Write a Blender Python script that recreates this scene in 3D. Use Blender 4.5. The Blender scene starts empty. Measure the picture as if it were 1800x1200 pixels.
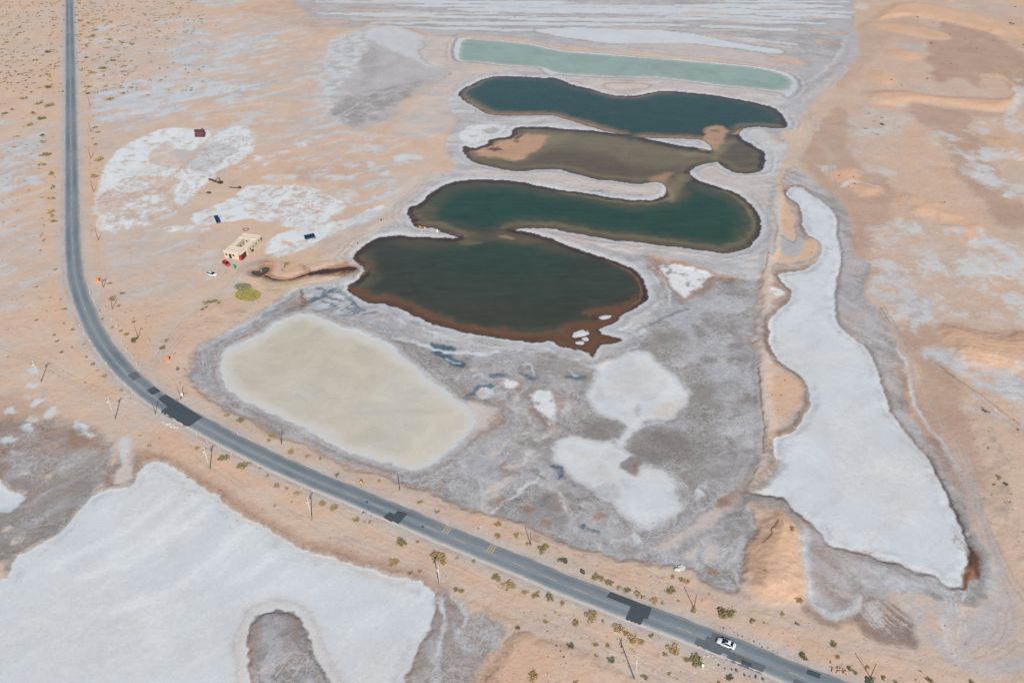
import bpy, bmesh, math, random
import numpy as np
from mathutils import Vector, Matrix

R = math.radians
rnd = random.Random(11)
sc = bpy.context.scene
COL = sc.collection

# ---------------------------------------------------------------- camera
CAM_H, FPX, HOR = 190.0, 1500.0, -465.0          # height (m), focal length and horizon row in a 1800x1200 picture
PITCH = math.atan((600.0 - HOR) / FPX)           # below the horizontal
cam_d = bpy.data.cameras.new('camera'); cam = bpy.data.objects.new('camera', cam_d); COL.objects.link(cam)
cam.location = (0, 0, CAM_H); cam.rotation_euler = (math.pi / 2 - PITCH, 0, 0)
cam_d.sensor_width = 36.0; cam_d.lens = 36.0 * FPX / 1800.0; cam_d.clip_start = 1.0; cam_d.clip_end = 30000.0
sc.camera = cam

# ---------------------------------------------------------------- sky, sun, exposure
SUN_EL, SHADOW_AZ = R(38.5), R(-12.0)            # shadows run away from the camera, a little to the west
w = bpy.data.worlds.new('World'); sc.world = w; w.use_nodes = True
nt = w.node_tree; nt.nodes.clear()
sky = nt.nodes.new('ShaderNodeTexSky'); sky.sky_type = 'NISHITA'; sky.sun_disc = False
sky.sun_elevation = SUN_EL; sky.sun_rotation = math.pi + SHADOW_AZ
sky.air_density = 1.0; sky.dust_density = 2.0; sky.ozone_density = 1.0; sky.altitude = 1000
bg = nt.nodes.new('ShaderNodeBackground'); bg.inputs['Strength'].default_value = 0.085
wo = nt.nodes.new('ShaderNodeOutputWorld')
nt.links.new(sky.outputs[0], bg.inputs[0]); nt.links.new(bg.outputs[0], wo.inputs[0])
sun_d = bpy.data.lights.new('sun', 'SUN'); sun_d.energy = 4.2; sun_d.angle = R(0.55); sun_d.color = (1.0, 0.95, 0.885)
sun = bpy.data.objects.new('sun', sun_d); COL.objects.link(sun)
sd = Vector((math.sin(SHADOW_AZ) * math.cos(SUN_EL), math.cos(SHADOW_AZ) * math.cos(SUN_EL), -math.sin(SUN_EL)))
sun.rotation_euler = sd.to_track_quat('-Z', 'Y').to_euler(); sun.location = (0, -50, 400)
vs = sc.view_settings; vs.view_transform = 'Standard'; vs.look = 'None'; vs.gamma = 1.0; vs.use_curve_mapping = False
vs.exposure = 0.50

# ---------------------------------------------------------------- ground survey: picture position -> metres on the ground
cT, sT = math.cos(PITCH), math.sin(PITCH)
def G(px, py, z=-0.2):
    x = (px - 900.0) / FPX; v = (py - 600.0) / FPX
    t = (CAM_H - z) / (sT + v * cT)
    return x * t, (cT - v * sT) * t
def Gs(pts): return np.array([G(*p) for p in pts], dtype=np.float32)

# ---------------------------------------------------------------- terrain grid (finer near, coarser far, runs on to the horizon)
pys = np.arange(-60, 1275, 1.6)[::-1]
Ys = np.array([G(900, p)[1] for p in pys])
Ys = np.concatenate([[-300, -120, -40, 20, 60, 90], Ys, [980, 1150, 1500, 2200, 4000, 9000, 20000]])
Ys = np.unique(Ys); NR = len(Ys)
tx = np.arange(-400, 2201, 1.95)
tx = (tx - 900) / FPX
tx = np.concatenate([[-12, -6, -3, -1.8, -1.2], tx, [1.2, 1.8, 3, 6, 12]]); NC = len(tx)
Wd = np.maximum(Ys * cT + CAM_H * sT, 60.0)
X = (tx[None, :] * Wd[:, None]).astype(np.float32).ravel()
Y = np.repeat(Ys.astype(np.float32), NC)
N = NR * NC
MPP = np.repeat((Wd / FPX).astype(np.float32), NC)       # ground metres per 1/1800 picture width

# ---------------------------------------------------------------- noise
_r = np.random.RandomState(5)
PERM = _r.permutation(256).astype(np.int32); PERM = np.concatenate([PERM, PERM])
_a = _r.rand(256) * 2 * np.pi; GX, GY = np.cos(_a).astype(np.float32), np.sin(_a).astype(np.float32)
def perlin(x, y):
    xi = np.floor(x).astype(np.int32); yi = np.floor(y).astype(np.int32)
    xf = (x - xi).astype(np.float32); yf = (y - yi).astype(np.float32)
    u = xf * xf * xf * (xf * (xf * 6 - 15) + 10); v = yf * yf * yf * (yf * (yf * 6 - 15) + 10)
    xi &= 255; yi &= 255
    x1 = (xi + 1) & 255; y1 = (yi + 1) & 255
    def g(a, b, fx, fy):
        h = PERM[PERM[a] + b]; return GX[h] * fx + GY[h] * fy
    n0 = g(xi, yi, xf, yf); n1 = g(x1, yi, xf - 1, yf); n2 = g(xi, y1, xf, yf - 1); n3 = g(x1, y1, xf - 1, yf - 1)
    a = n0 + u * (n1 - n0); b = n2 + u * (n3 - n2)
    return (a + v * (b - a)) * 1.5
def fbm(x, y, s, o=4, off=0.0, gain=0.5):
    t = 0; a = 1.0; f = 1.0 / s; tot = 0
    for i in range(o):
        t = t + a * perlin(x * f + off + 17.3 * i, y * f - off * 1.7 + 9.1 * i); tot += a; a *= gain; f *= 2.03
    return (t / tot * 1.35).astype(np.float32)
sstep = lambda a, b, x: (lambda t: t * t * (3 - 2 * t))(np.clip((x - a) / (b - a), 0, 1))

W1x, W1y = fbm(X, Y, 30, 2, 3.1), fbm(X, Y, 30, 2, 8.7)
W2x, W2y = fbm(X, Y, 8, 2, 1.1), fbm(X, Y, 8, 2, 5.7)
W3x, W3y = fbm(X, Y, 2.4, 2, 2.1), fbm(X, Y, 2.4, 2, 6.7)
nA = fbm(X, Y, 70, 4, 12.0); nB = fbm(X, Y, 20, 4, 21.0); nC = fbm(X, Y, 6.5, 4, 31.0); nD = fbm(X, Y, 2.2, 3, 41.0)
_wx, _wy = X + 9 * W1x + 5 * W2x, Y + 9 * W1y + 5 * W2y
nM = fbm(_wx, _wy, 16, 5, 51.0)                          # marbled mud
nV = 1 - np.abs(fbm(_wx, _wy, 11, 4, 61.0)) * 2.2        # veins
nE = fbm(X * 0.3 + 3 * W1y, Y + 5 * W1x, 7, 4, 71.0)     # drawn out east-west
nE2 = fbm((X * .82 + Y * .57) * .38 + 3 * W1y, (Y * .82 - X * .57) + 4 * W1x, 8, 5, 75.0)
nS = fbm(X * 0.8 + Y * 0.6, (Y * 0.8 - X * 0.6) * 0.22, 5.0, 3, 81.0)
nS2 = fbm((X * 0.72 + Y * 0.69) * 0.16 + 2 * W2x, (Y * 0.72 - X * 0.69) + 2 * W2y, 6.0, 4, 91.0)

# ---------------------------------------------------------------- distance fields of traced outlines
def spline(P, closed=True, k=4):
    P = np.asarray(P, dtype=np.float32); n = len(P); out = []
    rng = range(n if closed else n - 1)
    for i in rng:
        if closed: p0, p1, p2, p3 = P[(i - 1) % n], P[i], P[(i + 1) % n], P[(i + 2) % n]
        else: p0, p1, p2, p3 = P[max(i - 1, 0)], P[i], P[i + 1], P[min(i + 2, n - 1)]
        for j in range(k):
            t = j / k
            out.append(0.5 * (2 * p1 + (p2 - p0) * t + (2 * p0 - 5 * p1 + 4 * p2 - p3) * t * t + (3 * p1 - p0 - 3 * p2 + p3) * t ** 3))
    if not closed: out.append(P[-1])
    return np.array(out, dtype=np.float32)

def field(pts, closed=True, warp=(0, .7, .35), margin=8.0, k=3, world=False, smooth=True):
    """indices near the outline and the signed distance (m, negative inside)"""
    P = np.asarray(pts, dtype=np.float32) if world else Gs(pts)
    if smooth: P = spline(P, closed, k)
    m = margin + warp[0] + warp[1] + warp[2]
    lo = P.min(0) - m; hi = P.max(0) + m
    r0 = max(np.searchsorted(Ys, lo[1]) - 1, 0); r1 = min(np.searchsorted(Ys, hi[1]) + 1, NR)
    sl = np.arange(r0 * NC, r1 * NC)
    idx = sl[(X[sl] > lo[0]) & (X[sl] < hi[0])]
    wsc = np.minimum(1.0, 0.9 / (MPP[idx] * 2.5))         # fade the finest wobble where the grid is coarse
    x = X[idx] + warp[0] * W1x[idx] + warp[1] * W2x[idx] + warp[2] * W3x[idx] * wsc
    y = Y[idx] + warp[0] * W1y[idx] + warp[1] * W2y[idx] + warp[2] * W3y[idx] * wsc
    d2 = np.full(len(idx), 1e12, np.float32); par = np.zeros(len(idx), bool)
    n = len(P)
    for i in range(n if closed else n - 1):
        ax, ay = P[i]; bx, by = P[(i + 1) % n]
        ex, ey = bx - ax, by - ay; L = ex * ex + ey * ey
        if L < 1e-8: continue
        px = x - ax; py = y - ay
        h = np.clip((px * ex + py * ey) / L, 0, 1)
        qx = px - ex * h; qy = py - ey * h
        np.minimum(d2, qx * qx + qy * qy, out=d2)
        if closed and ay != by:
            c = (ay > y) != (by > y)
            par ^= c & (x < ex * (y - ay) / ey + ax)
    d = np.sqrt(d2)
    if closed: d[par] *= -1
    return idx, d

# ---------------------------------------------------------------- soil layers: how much of each soil lies where
SOIL = ['dune', 'taupe', 'salt', 'silt', 'mud', 'rust', 'cream', 'bluemud', 'olive', 'dust', 'white', 'darkrust_shade']  # last soil: dark rust, also the painted shade on sand lips
SI = {n: i for i, n in enumerate(SOIL)}
WT = np.zeros((len(SOIL) + 1, N), np.float32); WT[-1] = 1.0   # last row: plain sand
Z = np.zeros(N, np.float32)
def lay(layer, idx, a):
    WT[:, idx] *= (1 - a)[None, :]
    WT[SI[layer] if layer != 'sand' else -1][idx] += a
def paint(layer, pts, op=1.0, soft=0.8, warp=(0, .7, .35), tex=None, inset=0.0, h=None, hs=3.0, closed=True, width=None, world=False, smooth=True):
    mg = soft + 3 + (hs if h else 0) + (width or 0) + abs(inset)
    idx, d = field(pts, closed, warp, mg, world=world, smooth=smooth)
    if width: d = d - width
    d = d + inset
    a = sstep(soft, -soft, d) * op
    if tex is not None: a = a * np.clip(tex[idx], 0, 1)
    lay(layer, idx, a)
    if h: Z[idx] += h * sstep(hs * 0.3, -hs, d)
    return idx, d
def line(layer, pts, width=0.5, op=1.0, soft=0.5, warp=(0, .5, .3), tex=None):
    return paint(layer, pts, op, soft, warp, tex, closed=False, width=width)
def ell(px, py, rx, ry, rot=0, n=14):
    c, s = math.cos(R(rot)), math.sin(R(rot))
    return [(px + rx * math.cos(t) * c - ry * math.sin(t) * s, py + rx * math.cos(t) * s + ry * math.sin(t) * c) for t in [2 * math.pi * i / n for i in range(n)]]
T = lambda n, lo, hi: sstep(lo, hi, n)
# ================================================================ the lie of the land
nZ = fbm(X, Y, 140, 3, 101.0)
Z += np.where(np.abs(X) < 3000, 0.10 * nB + 0.5 * nZ * sstep(150, 420, X), 0).astype(np.float32)
# desert sand: orange drifts, paler dust
lay('dune', np.arange(N), 0.42 * T(nA + 0.4 * nB + .25 * nE, -0.05, 0.7))
lay('dust', np.arange(N), 0.5 * T(-nA + 0.6 * nE, -0.1, 0.6))

# ---- taupe flats and dunes on the east side
paint('taupe', [(1425,200),(1405,260),(1395,300),(1440,330),(1475,360),(1500,450),(1540,540),(1590,640),(1640,760),(1690,880),(1712,960),(1740,1060),(1760,1150),(1780,1270),(2300,1270),(2300,-60),(1500,-60),(1505,60),(1482,120),(1455,160)], 0.22, 5, (6,2,.5))
for p, o in (([(1630,90),(1660,40),(1683,43),(1750,63),(1797,97),(1830,120),(1830,170),(1793,165),(1780,160),(1752,133),(1720,133),(1727,157),(1707,147),(1683,136),(1647,143)], .95),
          ([(1593,190),(1620,182),(1667,193),(1703,203),(1707,227),(1733,247),(1720,267),(1747,300),(1780,333),(1810,367),(1810,405),(1747,387),(1720,350),(1680,300),(1660,257),(1633,227)], .85),
          ([(1413,187),(1440,213),(1467,190),(1490,200),(1500,233),(1493,260),(1510,290),(1550,307),(1567,333),(1560,400),(1487,400),(1473,360),(1440,320),(1427,300),(1400,283),(1407,260),(1440,227)], .7),
          ([(1487,395),(1533,395),(1523,450),(1550,480),(1520,517),(1533,543),(1567,560),(1600,553),(1630,573),(1647,617),(1693,690),(1707,733),(1715,800),(1730,870),(1745,940),(1700,900),(1667,810),(1620,720),(1610,660),(1587,613),(1567,567),(1530,550),(1495,470)], .8),
          ([(1500,60),(1560,20),(1640,50),(1620,80),(1560,75),(1530,110),(1500,140),(1470,150)], .4)):
    paint('taupe', p, min(1, o * 1.1), 3.0, (4,2.2,.8))
paint('dune', [(1560,215),(1600,205),(1640,250),(1680,310),(1720,370),(1740,400),(1700,400),(1640,370),(1580,330),(1560,270)], .35, 4, (3,1,.4))
DUNES = [([(1520,163),(1590,160),(1633,167),(1700,173),(1767,173),(1780,163),(1767,143),(1740,133),(1753,130),(1780,148),(1786,173),(1780,190),(1750,197),(1700,193),(1650,183),(1600,182),(1567,187),(1527,180)], 1.6),
         ([(1557,90),(1590,88),(1617,95),(1615,105),(1585,107),(1560,98)], .9), ([(1527,130),(1545,125),(1570,133),(1575,145),(1550,150),(1530,142)], .9),
         ([(1540,35),(1600,30),(1660,40),(1720,55),(1770,65),(1800,85),(1850,100),(1850,70),(1800,55),(1760,40),(1700,20),(1640,10),(1600,5),(1560,12)], 1.6),
         ([(1660,5),(1720,-5),(1800,15),(1850,30),(1850,5),(1780,-20),(1700,-30)], 1.4),
         ([(1445,300),(1480,292),(1510,300),(1512,320),(1550,332),(1545,340),(1515,345),(1490,330),(1460,312)], 1.0),
         ([(1570,347),(1590,340),(1640,355),(1680,375),(1700,392),(1690,402),(1640,385),(1600,375)], 1.3),
         ([(1647,587),(1653,567),(1693,573),(1747,587),(1800,583),(1850,590),(1850,670),(1800,667),(1760,653),(1713,643),(1680,630),(1657,607)], 2.2),
         ([(1660,398),(1720,395),(1722,420),(1710,435),(1690,425),(1670,412)], 1.0),
         ([(1733,243),(1770,245),(1800,260),(1850,275),(1850,290),(1800,287),(1760,270)], 1.4),
         ([(1535,40),(1600,45),(1660,60),(1672,70),(1640,72),(1590,62),(1545,50)], .5)]
for p, h in DUNES: paint('dune', p, .85, 2.5, (1.5,1.2,.4), h=h, hs=9)
paint('taupe', [(1700,193),(1750,200),(1780,192),(1786,180),(1792,195),(1770,208),(1710,205),(1640,195)], .5, 2, (1,1,.3))
# wind-cut rills on the big dune
for i in range(7):
    line('rust', [(1655 + i * 5, 590 + i * 7), (1720 + i * 8, 600 + i * 8), (1790, 605 + i * 9), (1850, 600 + i * 11)], .35, .30, .5, (1.2,.9,.4))
# wind-blown sand with dark specks below
paint('sand', [(1690,697),(1720,715),(1760,735),(1800,760),(1900,800),(1900,1010),(1800,1000),(1780,980),(1752,930),(1727,870),(1714,800),(1702,740)], .9, 2.5, (2,1,.4), h=1.2, hs=8)
for x, y, a, b in ((1745,770,9,14),(1752,790,6,9),(1775,900,14,20),(1780,930,10,14),(1755,860,8,12),(1765,815,6,8)):
    paint('mud', ell(x, y, a, b), .65, 2, (1,1.5,.8), tex=T(nC, -.2, .5))
# salt smears on the east side
SMEAR = [([(1543,483),(1580,480),(1620,510),(1635,545),(1600,560),(1590,548),(1560,535),(1530,520)], 'dust', .75), ([(1690,470),(1700,430),(1740,425),(1790,460),(1830,500),(1830,540),(1780,535),(1730,520),(1710,495)], 'salt', .6),
         ([(1720,257),(1745,265),(1757,278),(1740,290),(1722,280)], 'salt', .7), ([(1713,293),(1740,300),(1760,320),(1797,350),(1790,357),(1750,335),(1720,315)], 'salt', .75),
         ([(1768,218),(1785,210),(1830,215),(1830,237),(1780,236)], 'salt', .6), ([(1610,625),(1640,635),(1680,660),(1740,690),(1800,735),(1850,740),(1850,680),(1760,650),(1720,640),(1680,625),(1650,610),(1630,605)], 'dust', .85),
         ([(1560,400),(1610,390),(1640,420),(1620,450),(1590,445),(1550,430)], 'dust', .6), ([(1600,430),(1640,440),(1680,480),(1690,505),(1650,480)], 'salt', .45),
         ([(1440,292),(1470,293),(1465,303),(1448,300)], 'salt', .7), ([(1500,200),(1560,195),(1600,215),(1580,240),(1520,235)], 'dust', .6), ([(1720,400),(1745,412),(1800,465),(1770,450),(1740,430)], 'salt', .7),
         ([(1570,75),(1620,72),(1630,85),(1600,90)], 'silt', .5), ([(1500,5),(1530,8),(1520,20),(1505,15)], 'salt', .5), ([(1660,10),(1700,10),(1690,22)], 'salt', .4),
         ([(1790,140),(1810,150),(1790,190),(1770,215),(1765,212),(1780,180)], 'salt', .6), ([(1740,470),(1760,460),(1800,480),(1800,500),(1760,490)], 'white', .5),
         ([(1545,410),(1560,405),(1580,412),(1575,425),(1550,425)], 'salt', .4), ([(1610,455),(1640,455),(1650,470),(1625,470)], 'salt', .4)]
for p, l, o in SMEAR: paint(l, p, o, 2.2, (3,2,1), tex=T(nB + .6 * nC + .3 * nD, -.5, .2))
for p in ([(1680,263),(1700,278),(1720,290),(1745,300)], [(1733,420),(1765,435),(1797,468)], [(1725,480),(1755,483),(1785,478)], [(1480,330),(1500,320),(1540,330)]): line('salt', p, .8, .7, 1.2, (1,1,.5))

# ---- far brine pans in the north
paint('silt', [(545,-60),(548,30),(560,45),(620,48),(660,40),(760,58),(800,62),(900,65),(985,80),(1200,98),(1330,112),(1395,128),(1440,140),(1480,110),(1500,60),(1497,10),(1480,-60)], .85, 3, (3,1.5,.4), h=-.25)
paint('mud', [(600,-60),(600,45),(700,42),(985,75),(1200,95),(1330,108),(1400,125),(1430,120),(1460,95),(1460,20),(1450,-60)], .33, 4, (3,1,.3), tex=T(nE, -.3, .3))
paint('cream', [(985,66),(1060,80),(1200,74),(1300,90),(1380,98),(1420,110),(1390,122),(1330,112),(1200,97),(1067,90)], .6, 2.5, (2,1,.3))
def strip(layer, x0, y0, x1, y1, t, op=.8):
    n = 7; up = []; dn = []
    for i in range(n):
        f = i / (n - 1); x = x0 + (x1 - x0) * f; y = y0 + (y1 - y0) * f
        k = t * .5 * (0.15 + .85 * math.sin(math.pi * min(max(f, .04), .96)) ** .5) * rnd.uniform(.75, 1.2)
        up.append((x, y - k)); dn.append((x, y + k * rnd.uniform(.7, 1.1)))
    return paint(layer, up + dn[::-1], op, .9, (2.5,1.2,.3))
for a in ((700,10,1320,13,7),(760,30,1330,36,5),(1010,20,1420,34,6),(560,25,880,24,5),(1250,2,1490,4,6),(560,3,1010,5,9),(800,17,1490,22,12),(640,27,900,31,5),(660,40,1200,44,7),(640,47,960,54,5),(1190,10,1480,12,9),(1170,31,1450,42,7),(1230,45,1400,54,6),(1330,25,1495,30,7),(560,-12,1300,-10,8),(620,-30,1450,-26,12),(1290,66,1400,78,6),(900,34,1180,37,6)):
    idx, d = strip('salt', *a, op=.85)
    lay('mud', idx, .45 * np.exp(-((d - .6) / .9) ** 2))
idx, d = paint('salt', [(940,52),(1000,48),(1100,50),(1200,57),(1240,62),(1290,75),(1370,88),(1368,95),(1300,87),(1200,76),(1080,77),(1020,70),(960,60)], .9, .8, (2,1,.3))
lay('mud', idx, .5 * np.exp(-((d - .8) / .9) ** 2))
for a in ((560,5,735,6,4,'cream'),(548,17,750,20,6,'cream'),(540,32,775,35,6,'cream'),(600,17,670,19,4,'dune'),(550,45,610,38,10,'dune'),(875,25,995,28,3.5,'cream'),(1000,4,1140,6,4,'cream'),(1060,47,1210,52,6,'cream'),(1200,22,1280,24,4,'dune'),(1200,50,1345,56,5,'cream'),
          (1420,56,1485,58,6,'dune'),(1430,72,1480,77,7,'dune'),(1355,103,1420,113,10,'dune'),(965,77,998,81,5,'cream'),(1105,87,1178,92,6,'cream'),(1340,14,1420,15,4,'cream'),(1410,30,1450,32,4,'cream'),(1235,60,1390,84,9,'cream'),(1240,36,1340,41,5,'cream'),(780,22,830,24,3,'cream')):
    idx, d = strip(a[5], *a[:5], op=.62)
    lay('mud', idx, .35 * np.exp(-((d - .7) / .8) ** 2))
paint('mud', [(1395,60),(1460,62),(1490,75),(1470,100),(1430,115),(1400,105),(1420,85)], .45, 3, (3,2,.5), tex=T(nM, -.3, .3))

# ---- washes and pale flats in the north west
for p, l, o in (([(300,110),(310,60),(345,40),(375,55),(385,80),(430,60),(490,55),(485,85),(440,100),(400,112),(370,125),(290,122)], 'silt', .6),
                ([(168,172),(200,150),(270,138),(390,140),(490,145),(430,165),(432,182),(350,185),(280,207),(175,214)], 'silt', .75),
                ([(200,165),(270,142),(380,145),(360,180),(260,195),(190,205)], 'salt', .5), ([(390,65),(430,62),(425,90),(395,100)], 'salt', .5), ([(270,130),(400,115),(440,122),(330,140)], 'salt', .45),
                ([(310,-20),(450,-20),(425,8),(380,14),(345,8)], 'silt', .55), ([(430,10),(560,5),(570,60),(520,50),(470,35),(440,30)], 'taupe', .35),
                ([(-150,265),(0,252),(50,235),(75,235),(62,290),(62,320),(0,350),(-150,370)], 'silt', .55), ([(-90,465),(0,452),(40,430),(62,440),(32,480),(-60,505)], 'silt', .55),
                ([(135,478),(220,432),(320,425),(342,440),(300,462),(240,473),(150,486)], 'dust', .7), ([(200,450),(240,445),(255,468),(220,475)], 'salt', .4), ([(440,120),(560,100),(590,130),(560,160),(480,170),(430,150)], 'dust', .5),
                ([(500,220),(560,230),(600,250),(690,240),(700,262),(640,280),(560,280),(500,262)], 'dust', .5), ([(540,230),(560,150),(600,180),(600,225)], 'silt', .4), ([(180,235),(215,225),(200,262),(182,270)], 'dust', .5)):
    paint(l, p, o, 4, (5,2.5,1), tex=T(nE2 + .4 * nB + .3 * nC, -.5, .15))
    if l == 'silt': paint('salt', p, o * .95, 4, (5,2.5,1), tex=T(nE2 + .5 * nC + .3 * nD, -.35, .3))
paint('dune', [(540,245),(600,230),(690,235),(740,260),(720,300),(690,330),(620,340),(560,320),(500,300),(470,270)], .5, 5, (5,2,1), tex=T(nE, -.5, .2))
paint('taupe', [(500,300),(560,290),(640,285),(660,300),(600,315),(520,318)], .4, 3, (3,2,1))
# grey delta
idx, d = paint('silt', [(566,112),(585,80),(610,62),(660,45),(740,60),(760,75),(740,92),(752,110),(792,126),(780,140),(742,160),(702,187),(672,214),(640,228),(600,218),(578,182)], .8, 7, (5,3,1), h=-.2)
paint('mud', [(592,178),(640,162),(700,150),(745,143),(702,182),(660,214),(622,225),(598,207)], .7, 3, (3,2,.8), tex=T(nM, -.6, .1))
paint('mud', [(640,80),(665,90),(660,130),(640,150),(636,110)], .3, 3, (3,2,.8))
paint('salt', [(640,60),(665,48),(700,50),(745,65),(743,85),(752,98),(785,122),(752,116),(715,100),(680,85)], .6, 2, (2,1.5,.5))
paint('salt', [(560,125),(575,80),(600,60),(645,55),(645,90),(625,125),(600,165),(575,200),(565,160)], .75, 4, (3,2,1), tex=T(nC, -.4, .3))
for p in ([(590,215),(620,190),(640,180),(660,190),(690,188)], [(610,205),(625,195),(650,200),(668,195)], [(600,160),(650,175),(700,165)], [(570,200),(590,205),(620,215)]): line('salt', p, .5, .6, .8, (2,1.5,.6))
idx, d = paint('cream', [(745,72),(760,63),(800,66),(795,90),(800,106),(830,112),(900,118),(950,122),(960,131),(860,130),(815,150),(790,178),(795,215),(770,240),(720,240),(690,225),(720,192),(760,157),(792,130),(752,111),(735,93)], .75, 2, (1.5,1,.4))
lay('silt', idx, .5 * T(nE[idx], -.2, .4) * (d < 2))
for p in ([(660,46),(690,43),(730,55),(755,62),(800,63)], [(740,70),(748,82),(736,92),(752,112),(792,127),(778,140)], [(745,64),(790,62),(800,66),(797,85),(798,102),(815,109)]): line('mud', p, .6, .6, 1.0, (1,1,.4))

for p, o in (([(140,60),(300,30),(500,30),(560,90),(580,200),(700,240),(740,300),(700,360),(560,330),(470,250),(300,222),(150,225)], .62), ([(-150,220),(60,215),(108,260),(100,420),(60,520),(-150,520)], .5), ([(140,420),(400,415),(420,455),(350,500),(200,520),(145,500)], .5), ([(560,330),(700,300),(720,340),(640,400),(560,430)], .5)):
    paint('silt', p, o * .6, 8, (8,4,1.5), tex=T(nE2 + .5 * nB, -.25, .5)); paint('salt', p, o * .85, 8, (8,4,1.5), tex=T(nE2 + .4 * nC + .35 * nD + .3 * nA, .02, .55))
for p, o in (([(1500,420),(1600,380),(1700,420),(1850,420),(1850,560),(1700,560),(1600,580),(1530,540)], .6), ([(1640,620),(1850,680),(1850,760),(1720,720)], .6), ([(1640,230),(1800,200),(1850,250),(1850,380),(1760,340),(1680,290)], .5), ([(1480,180),(1600,180),(1620,300),(1560,320),(1500,280)], .35)):
    paint('dust', p, o * .7, 8, (8,4,1.5), tex=T(nB + .5 * nC, -.3, .4)); paint('salt', p, o, 8, (8,4,1.5), tex=T(nB + .5 * nC + .35 * nD, .12, .5))
# ---- the salt yard round the hut
YARD = [([(170,343),(173,320),(200,273),(240,247),(287,228),(333,227),(363,230),(365,243),(340,263),(310,260),(300,247),(267,263),(263,283),(290,297),(333,293),(367,247),(393,230),(413,223),(437,225),(443,247),(443,267),(413,287),(383,303),(360,327),(333,347),(317,360),(307,340),(320,320),(300,310),(267,313),(230,317),(260,323),(260,333),(233,337),(193,337),(177,353),(180,377),(200,402),(173,402)], 'salt', .92, -.8),
        ([(180,380),(240,350),(290,340),(320,355),(310,370),(260,380),(240,400),(200,402)], 'salt', .75, -.25), ([(305,262),(345,265),(370,250),(420,262),(360,300),(320,290)], 'silt', .6, -.5),
        ([(333,380),(360,367),(400,353),(433,330),(473,327),(533,328),(573,343),(604,362),(585,382),(545,402),(510,402),(470,390),(430,385),(400,390),(350,396)], 'salt', .95, -.7),
        ([(468,442),(480,420),(520,405),(560,400),(610,385),(665,362),(684,364),(645,388),(602,406),(560,427),(520,446),(490,450)], 'salt', .9, -.7),
        ([(175,395),(230,390),(300,400),(370,395),(392,400),(330,411),(250,406),(190,409)], 'salt', .6, -.2), ([(430,285),(480,262),(540,240),(555,250),(500,275),(440,300)], 'salt', .5, -.1),
        ([(600,385),(650,372),(690,360),(720,330),(730,340),(700,375),(640,410),(590,430),(560,440)], 'silt', .5, -.3)]
paint('salt', [(175,350),(200,275),(260,240),(340,228),(440,228),(445,262),(380,310),(335,352),(300,380),(240,402),(185,405)], .6, 3, (2,2,1), tex=T(nC + .5 * nD + .3 * nB, -.45, .25))
paint('dune', [(215,330),(225,300),(260,265),(263,285),(285,297),(262,312),(232,318)], .85, 1.2, (1,1.2,.8))
for p, l, o, lo in YARD:
    paint(l, p, o, 1.3, (1.5,1.5,1), tex=T(nC + .5 * nD, lo, lo + .55))
    if l == 'salt': paint('white', p, .7, 1.0, (1.5,1.5,1), tex=T(nC + .6 * nD + .5 * nB, lo + .25, lo + .9))
for x, y, a, b, o in ((545,244,22,7,.6),(717,279,26,8,.8),(470,280,18,6,.5),(480,313,22,5,.7),(510,312,15,5,.7),(600,313,28,6,.7),(640,263,30,10,.5),(680,320,20,8,.5),(612,345,20,10,.5),(650,290,10,4,.7),(677,307,9,5,.8),(615,290,16,5,.5)):
    paint('salt', ell(x, y, a, b), o, 1.5, (1.5,2,1), tex=T(nC, -.5, .1))
paint('rust', [(205,312),(300,270),(300,300),(230,330)], .14, 3, (3,2,1), tex=T(nC, -.2, .4))
paint('taupe', [(455,335),(540,330),(590,355),(520,395),(450,380)], .5, 2, (2,2,1), tex=T(nV + .3 * nD, .6, .95))
paint('taupe', [(185,330),(300,290),(420,235),(440,280),(330,360),(200,400)], .5, 2, (2,2,1), tex=T(nV + .3 * nD, .6, .95))

# ---- grey mud flats in the middle
FLATS = [(333,653),(336,625),(350,605),(380,590),(420,570),(455,548),(490,525),(520,508),(560,505),(600,498),(640,480),(700,440),(900,410),(1100,440),(1200,470),(1290,488),(1335,490),(1332,560),(1336,640),(1340,700),(1345,770),(1335,820),(1300,865),(1320,900),(1330,935),(1318,970),(1312,1005),(1303,1032),(1287,1040),(1260,1036),(1235,1018),(1220,997),(1183,997),(1133,993),(1100,987),(1067,980),(1033,967),(1000,953),(967,938),(940,933),(917,920),(877,907),(840,898),(813,892),(787,877),(760,863),(733,857),(700,847),(667,833),(633,827),(600,818),(547,793),(533,780),(493,773),(467,753),(433,733),(393,713),(360,697),(340,673)]
idx, d = field(FLATS, True, (1.2,1.1,.6), 8)
lay('dust', idx, .5 * sstep(6, 0, d + nC[idx])); lay('taupe', idx, .85 * sstep(2.2, -.4, d + .8 * nC[idx]))
lay('mud', idx, sstep(.8, -1.6, d + .9 * nD[idx])); Z[idx] -= .42 * sstep(1.1, -1.0, d)
fi = idx[d < -.3]; fd = d[d < -.3]
lay('silt', fi, .85 * T(nM[fi] + .25 * nB[fi] + .35 * nC[fi] + .2 * nD[fi], -.25, .45))
lay('rust', fi, .10 * T(-nB[fi], .15, .6))
lay('salt', fi, .55 * T(nV[fi] + .25 * nC[fi] + .15 * nD[fi], .72, 1.1) * T(nB[fi], -.4, .3)); lay('mud', fi, .35 * T(nC[fi] - .5 * nD[fi], .15, .55)); lay('silt', fi, .40 * T(nE[fi] + .5 * nC[fi], -.4, .4))
lay('cream', fi, .3 * T(nV[fi] * .6 + nM[fi], .6, 1.1)); lay('mud', fi, .3 * T(-nS2[fi] + .5 * nC[fi], -.1, .5)); lay('bluemud', fi, .22 * T(nV[fi] - nB[fi], .9, 1.3))
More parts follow.
